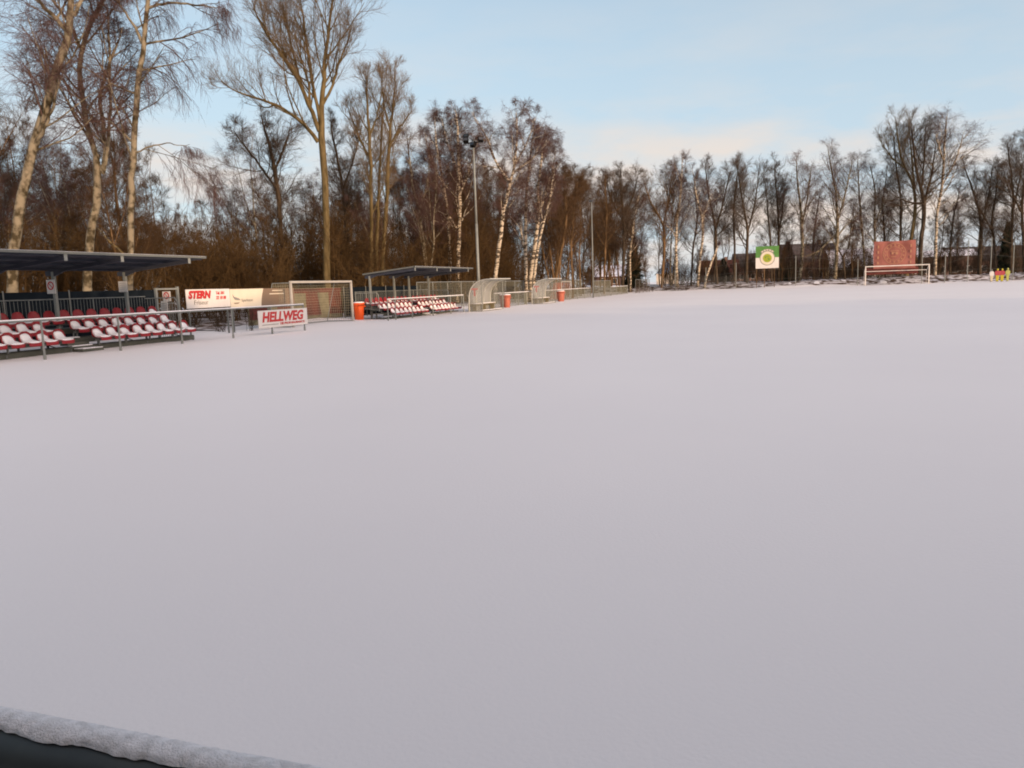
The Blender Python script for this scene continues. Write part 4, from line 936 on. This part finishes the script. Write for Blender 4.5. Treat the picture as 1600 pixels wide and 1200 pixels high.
hb = float(hgt(113.6, 14.5))
o = thing('red_banner', 'large faded red banner with a ringed emblem hung behind the far goal', 'banner', F(113.3, 11.95, 0), RF)
def cloth(b, x0, x1, z0, z1, y0=0.0, amp=.05, skew=0.0, i=0, nx=26, nz=14, th=.012):
    V, Fc = [], []
    for off in (0, 1):
        for j in range(nz + 1):
            for k in range(nx + 1):
                u, v = k / nx, j / nz
                sag = -.06 * math.sin(math.pi * u) * (v)
                V.append((x0 + (x1 - x0) * u + skew * (v - .5) + .03 * math.sin(v * 9 + (u > .5) * 2) * (abs(u - .5) > .45), y0 + amp * math.sin(u * 17 + v * 3) * (.4 + v) + .04 * math.sin(v * 7 + u * 5) + off * th, z0 + (z1 - z0) * v + sag))
    n0 = (nx + 1) * (nz + 1)
    for j in range(nz):
        for k in range(nx):
            a = j * (nx + 1) + k; Fc += [(a, a + 1, a + nx + 2, a + nx + 1), (n0 + a, n0 + a + nx + 1, n0 + a + nx + 2, n0 + a + 1)]
    for k in range(nx):
        Fc += [(k, n0 + k, n0 + k + 1, k + 1)]; a = nz * (nx + 1) + k; Fc += [(a, a + 1, n0 + a + 1, n0 + a)]
    return b.add(V, Fc, i)
cloth(MB(), 0, 5.0, 2.05, 5.72).build('upper_cloth', M_BAN, o, True)
cloth(MB(), -.9, 5.4, 1.35, 2.25, .12, .04).build('lower_cloth', M_BAND, o, True)
def ring(b, r0, r1, cx, cz, y, n=40, sx=1.0):
    b_ = b
    for k in range(n):
        a0, a1 = 6.283 * k / n, 6.283 * (k + 1) / n
        b_.add([(cx + sx * r * math.cos(a), yy, cz + r * math.sin(a)) for yy in (y, y + .006) for a, r in ((a0, r1), (a1, r1), (a1, r0), (a0, r0))], [(0, 1, 2, 3), (7, 6, 5, 4)])
b = MB(); ring(b, 1.30, 1.36, 2.5, 4.05, -.13); ring(b, .86, .91, 2.5, 4.05, -.13); b.build('emblem_rings', M_BANT, o)
b = MB()
for k in range(14):
    a = 6.283 * k / 14 + .2; c_, s_ = math.cos(a), math.sin(a); x, z = 2.5 + 1.1 * c_, 4.05 + 1.1 * s_
    b.box(x - .07, x + .07, -.132, -.127, z - .09, z + .09)
for x, z, w_, h_ in ((-.5, .3, 1.0, .07), (-.35, -.1, .22, .3), (.1, -.12, .3, .28), (-.4, -.45, .55, .07), (-.1, .05, .12, .12)): b.box(2.5 + x, 2.5 + x + w_, -.132, -.127, 4.05 + z, 4.05 + z + h_)
for z in (2.7, 3.4, 4.1, 4.8): b.box(.45, .62, -.132, -.127, z, z + .35); b.box(4.35, 4.5, -.132, -.127, z, z + .35)
bb = b
for k in range(len(bb.V) // 8):
    b = MB(); b.add(bb.V[8 * k:8 * k + 8], bb.F[:6]); b.build('emblem_mark', M_BANT, o)

o = thing('ball_stop_fence', 'line of thin tall posts with wires behind the far goal line', 'fence', F(113.9, 0, 0), RF)
xs = []
for px, ztop in ((1055, 3.0), (1103, 3.2), (1150, 3.7), (1243, 4.3), (1340, 3.4), (1440, 4.2), (1476, 3.9), (1511, 5.4), (1547, 5.6), (1582, 4.8), (1620, 5.2)):
    r = ray(px, 440); k = 113.9 / (r.x * UV[0] + r.y * UV[1]); t_ = k * (r.x * VV[0] + r.y * VV[1]); xs.append((t_, ztop))
    b = MB(); b.bar((t_, 0, -.1), (t_, 0, ztop), .05, 8); b.build('post', M_GALV, o)
b = MB()
for (a, za), (c, zc) in zip(xs, xs[1:]):
    for f in (.3, .62, .97): b.bar((a, -.06, za * f), (c, -.06, zc * f), .008, 4)
b.build('wires', M_GALVD, o)
o = thing('perimeter_net', 'see-through low mesh along the bank at the far left corner', 'fence', F(114.3, 0, 0), RF)
b = MB()
for k in range(int(12 / .1)): b.box(-16 + k * .1 - .004, -16 + k * .1 + .004, -.004, .004, .1, 1.9)
for k in range(9): b.box(-16, -4, .005, .012, .15 + k * .2, .158 + k * .2)
b.build('mesh_infill', M_GALVD, o)
for x in (-16, -13, -10, -7, -4): q = MB(); q.bar((x, .03, 0), (x, .03, 2.0), .03, 8); q.build('post', M_GALVD, o)

def dummy(px, label, mt, ml, mh, H_=1.62, wd=.60):
    p = ground_at(px, 97.0); o = thing('training_dummy', label, 'training dummy', (p.x, p.y, 0), RF - .1, 'row of training dummies')
    def slab(poly, name, m, th=.13):
        q = MB(); q.prism(poly, 'y', -th / 2, th / 2); return bevel(q.build(name, m, o), .03, 3)
    s = wd / .6
    slab([(-.06, .0), (.10 * s, .0), (.14 * s, .25), (.19 * s, .72), (.19 * s, .78), (-.19 * s, .78), (-.19 * s, .72), (-.16 * s, .25), (-.12 * s, 0)][::1], 'lower_body', ml)
    slab([(-.24 * s, .785), (.24 * s, .785), (.30 * s, .95), (.30 * s, 1.18), (.25 * s, 1.30), (.08, 1.37), (-.08, 1.37), (-.25 * s, 1.30), (-.30 * s, 1.18), (-.30 * s, .95)], 'upper_body', mt, .17)
    q = MB(); q.lathe([(.03, 1.36), (.075, 1.40), (.105, 1.48), (.10, 1.56), (.05, 1.62), (.01, 1.63)], 14); q.build('head', mh, o, True)
    q = MB(); q.lathe([(.2, 0), (.2, .03), (.05, .05)], 14); q.build('foot_plate', M_LETK, o)
    o.scale = (1, 1, H_ / 1.63)
    return o
dummy(1549, 'cream training dummy with greyish head, leftmost of the four', M_BOARDW, M_CRM, M_GALVD, 1.55, .5)
dummy(1558, 'red and yellow training dummy next to the cream one', M_PINK, M_YEL, M_YEL)
dummy(1565.3, 'red and yellow training dummy next to the lemon one', M_PINK, M_YEL, M_YEL)
dummy(1574, 'plain lemon yellow training dummy, rightmost of the four', M_LEM, M_LEM, M_LEM, 1.66, .5)

# ------------------------------------------------------------------ houses behind the far belt
def house(px, depth, W_, D_, H_, rh, label, wall, roof, rz=0.0, snow=False, gable=None, z=0.3, name='house', chim=True):
    p = ground_at(px, depth); o = thing(name, label, 'house', (p.x, p.y, z), rz)
    b = MB(); b.box(-W_ / 2, W_ / 2, -D_ / 2, D_ / 2, -1, H_); b.build('wall', wall, o)
    b = MB(); b.prism([(-D_ / 2 + .003, H_), (D_ / 2 - .003, H_), (0, H_ + rh - .12)], 'x', -W_ / 2 + .003, W_ / 2 - .003); b.build('gable', gable or wall, o)
    sl = [(-D_ / 2 - .4, H_ - .4 * rh / (D_ / 2)), (0, H_ + rh), (D_ / 2 + .4, H_ - .4 * rh / (D_ / 2)), (D_ / 2 + .4, H_ - .4 * rh / (D_ / 2) + .18), (0, H_ + rh + .2), (-D_ / 2 - .4, H_ - .4 * rh / (D_ / 2) + .18)]
    b = MB(); b.prism(sl, 'x', -W_ / 2 - .4, W_ / 2 + .4); rf = b.build('roof', roof, o)
    if snow:
        b = MB(); b.prism([(y, zz + .2) for y, zz in sl[:3]] + [(y, zz + .12) for y, zz in sl[3:]], 'x', -W_ / 2 - .38, W_ / 2 + .38); b.build('snow', M_ROOFSN, rf)
    if chim:
        b = MB(); b.box(W_ * .2 - .3, W_ * .2 + .3, -.35, .35, H_ + rh * .6, H_ + rh + .9); b.build('chimney', M_BRICKB, rf)
    for k in range(max(2, int(W_ / 2.6))):
        x = -W_ / 2 + (k + .5) * W_ / max(2, int(W_ / 2.6))
        f = MB(); f.box(x - .55, x + .55, -D_ / 2 - .05, -D_ / 2 - .005, .9, 2.2); wf = f.build('window', M_BOARDW, o)
        f = MB(); f.box(x - .47, x + .47, -D_ / 2 - .058, -D_ / 2 - .052, .98, 2.12); f.build('pane', M_GLASS, wf)
    f = MB(); f.box(-W_ * .02 - .5, -W_ * .02 + .5, -D_ / 2 - .06, -D_ / 2 - .004, -.3, .85 if W_ < 5 else 0.85); f.build('door', M_BRICKB, o)
    return o
house(953, 175, 9, 7, 2.6, 2.2, 'dark low house with snow-edged red roof seen through trunks left of the conifer', M_BRICKB, M_TILER, .2, True)
house(1043, 215, 5, 6, 3.2, 3.2, 'small house with tan wall and pale blue gable seen between birches', M_PLAST, M_TILE, math.pi / 2 - .2, False, M_BLUE)
house(1122, 190, 9, 7, 3.0, 2.6, 'dark brick house with reddish roof edge behind the snapped stem', M_BRICKB, M_TILER, -.1, False)
house(1190, 215, 15, 9, 4.4, 3.4, 'large dark-roofed house behind the green board', M_BRICKB, M_TILE, -.15, False)
house(1262, 155, 11, 8, 4.2, 3.2, 'dark gabled house right of the dark conifer', M_BRICKB, M_TILE, .1, False)
house(1296, 160, 6, 7, 2.4, 2.8, 'house with bright yellow gable between the green board and the red banner', M_PLASTY, M_TILE, math.pi / 2 - .3, False, M_PLASTY)
house(1348, 150, 13, 9, 2.6, 3.2, 'wide house with a snow-covered roof left of the red banner', M_PLAST, M_TILE, -.2, True)
house(1331, 136, 4.2, 5, .9, 2.4, 'low dark tent-like hut in front of the snow-covered roof', M_BRICKB, M_TILE, math.pi / 2 - .4, False, M_TILE, chim=False, name='hut')
house(1462, 165, 13, 8, 4.2, 1.2, 'brown flat-pitched building right of the far goal', M_BRICKB, M_TILE, -.25, True)
house(1540, 185, 18, 9, 3.6, 3.0, 'long dark building behind the training dummies', M_BRICKB, M_TILE, -.3, False)

# ------------------------------------------------------------------ snow-covered rail right in front of the camera
a = Vector((-.872 * VV[0] + .605 * UV[0], -.872 * VV[1] + .605 * UV[1], 0)); 
zr = .965
def rp(px, py, z):
    r = ray(px, py); k = (z - EYE) / r.z; return Vector((r.x * k, r.y * k, z))
A = rp(0, 1137, zr); B = rp(440, 1227, zr); dr = (B - A).normalized(); A = A - dr * 1.6; B = B + dr * 1.4
LR = (B - A).length
o = thing('foreground_rail', 'dark rail topped with a crust of snow, running across the bottom left corner', 'railing', (A.x, A.y, 0), math.atan2(dr.y, dr.x))
b = MB(); b.bar((0, 0, zr - .03), (LR, 0, zr - .03), .040, 24); q = b.build('top_rail', mat('rail_dark', (0.05, 0.055, 0.055), .5, .3, noise=((.07, .075, .07), 8, .4, .6)), o, True)
for x in (.15, LR - .15):
    b = MB(); b.bar((x, 0, 0), (x, 0, zr - .04), .028, 16); b.build('post', MATS['rail_dark'], o, True)
g = np.random.default_rng(8); nx, na = 900, 18
V, Q = [], []
X = np.linspace(0, LR, nx); 
lo_n = np.interp(X, np.linspace(0, LR, 40), g.normal(0, 1, 40)); hi_n = g.normal(0, 1, (nx, na)); hi_n = .5 * hi_n + .5 * np.roll(hi_n, 1, 0)
ed = np.interp(X, np.linspace(0, LR, 150), g.normal(0, 1, 150)) * .22 + np.interp(X, np.linspace(0, LR, 420), g.normal(0, 1, 420)) * .55
ed = np.convolve(ed, np.ones(3) / 3, 'same')
ed2 = np.interp(X, np.linspace(0, LR, 50), g.normal(0, 1, 50))
for j in range(na):
    a_ = math.pi * (.30 + .33 * j / (na - 1)); shape = max(0, math.sin(math.pi * min(1, max(0, (j + .15) / (na - .7)))))
    rad = .0405 + (.011 + .0006 * lo_n) * shape ** .45 + .0006 * hi_n[:, j] * (1 if 0 < j < na - 1 else .3)
    aa = a_ + (.075 * ed if j in (na - 1, na - 2) else .055 * ed2 if j in (0, 1) else 0)
    V.append(np.stack([X, np.cos(aa) * rad * 1.0, zr - .03 + np.sin(aa) * rad], 1))
V = np.stack(V, 1).reshape(-1, 3); idx = np.arange(nx * na).reshape(nx, na)
Q = np.stack([idx[:-1, :-1], idx[1:, :-1], idx[1:, 1:], idx[:-1, 1:]], -1).reshape(-1, 4)
np_obj('snow', V, Q, mat('crusty_snow', (.62, .62, .63), .7, noise=((.80, .80, .82), 60, .35, .6), bump=.4, bscale=380, spec=.2), o, True)
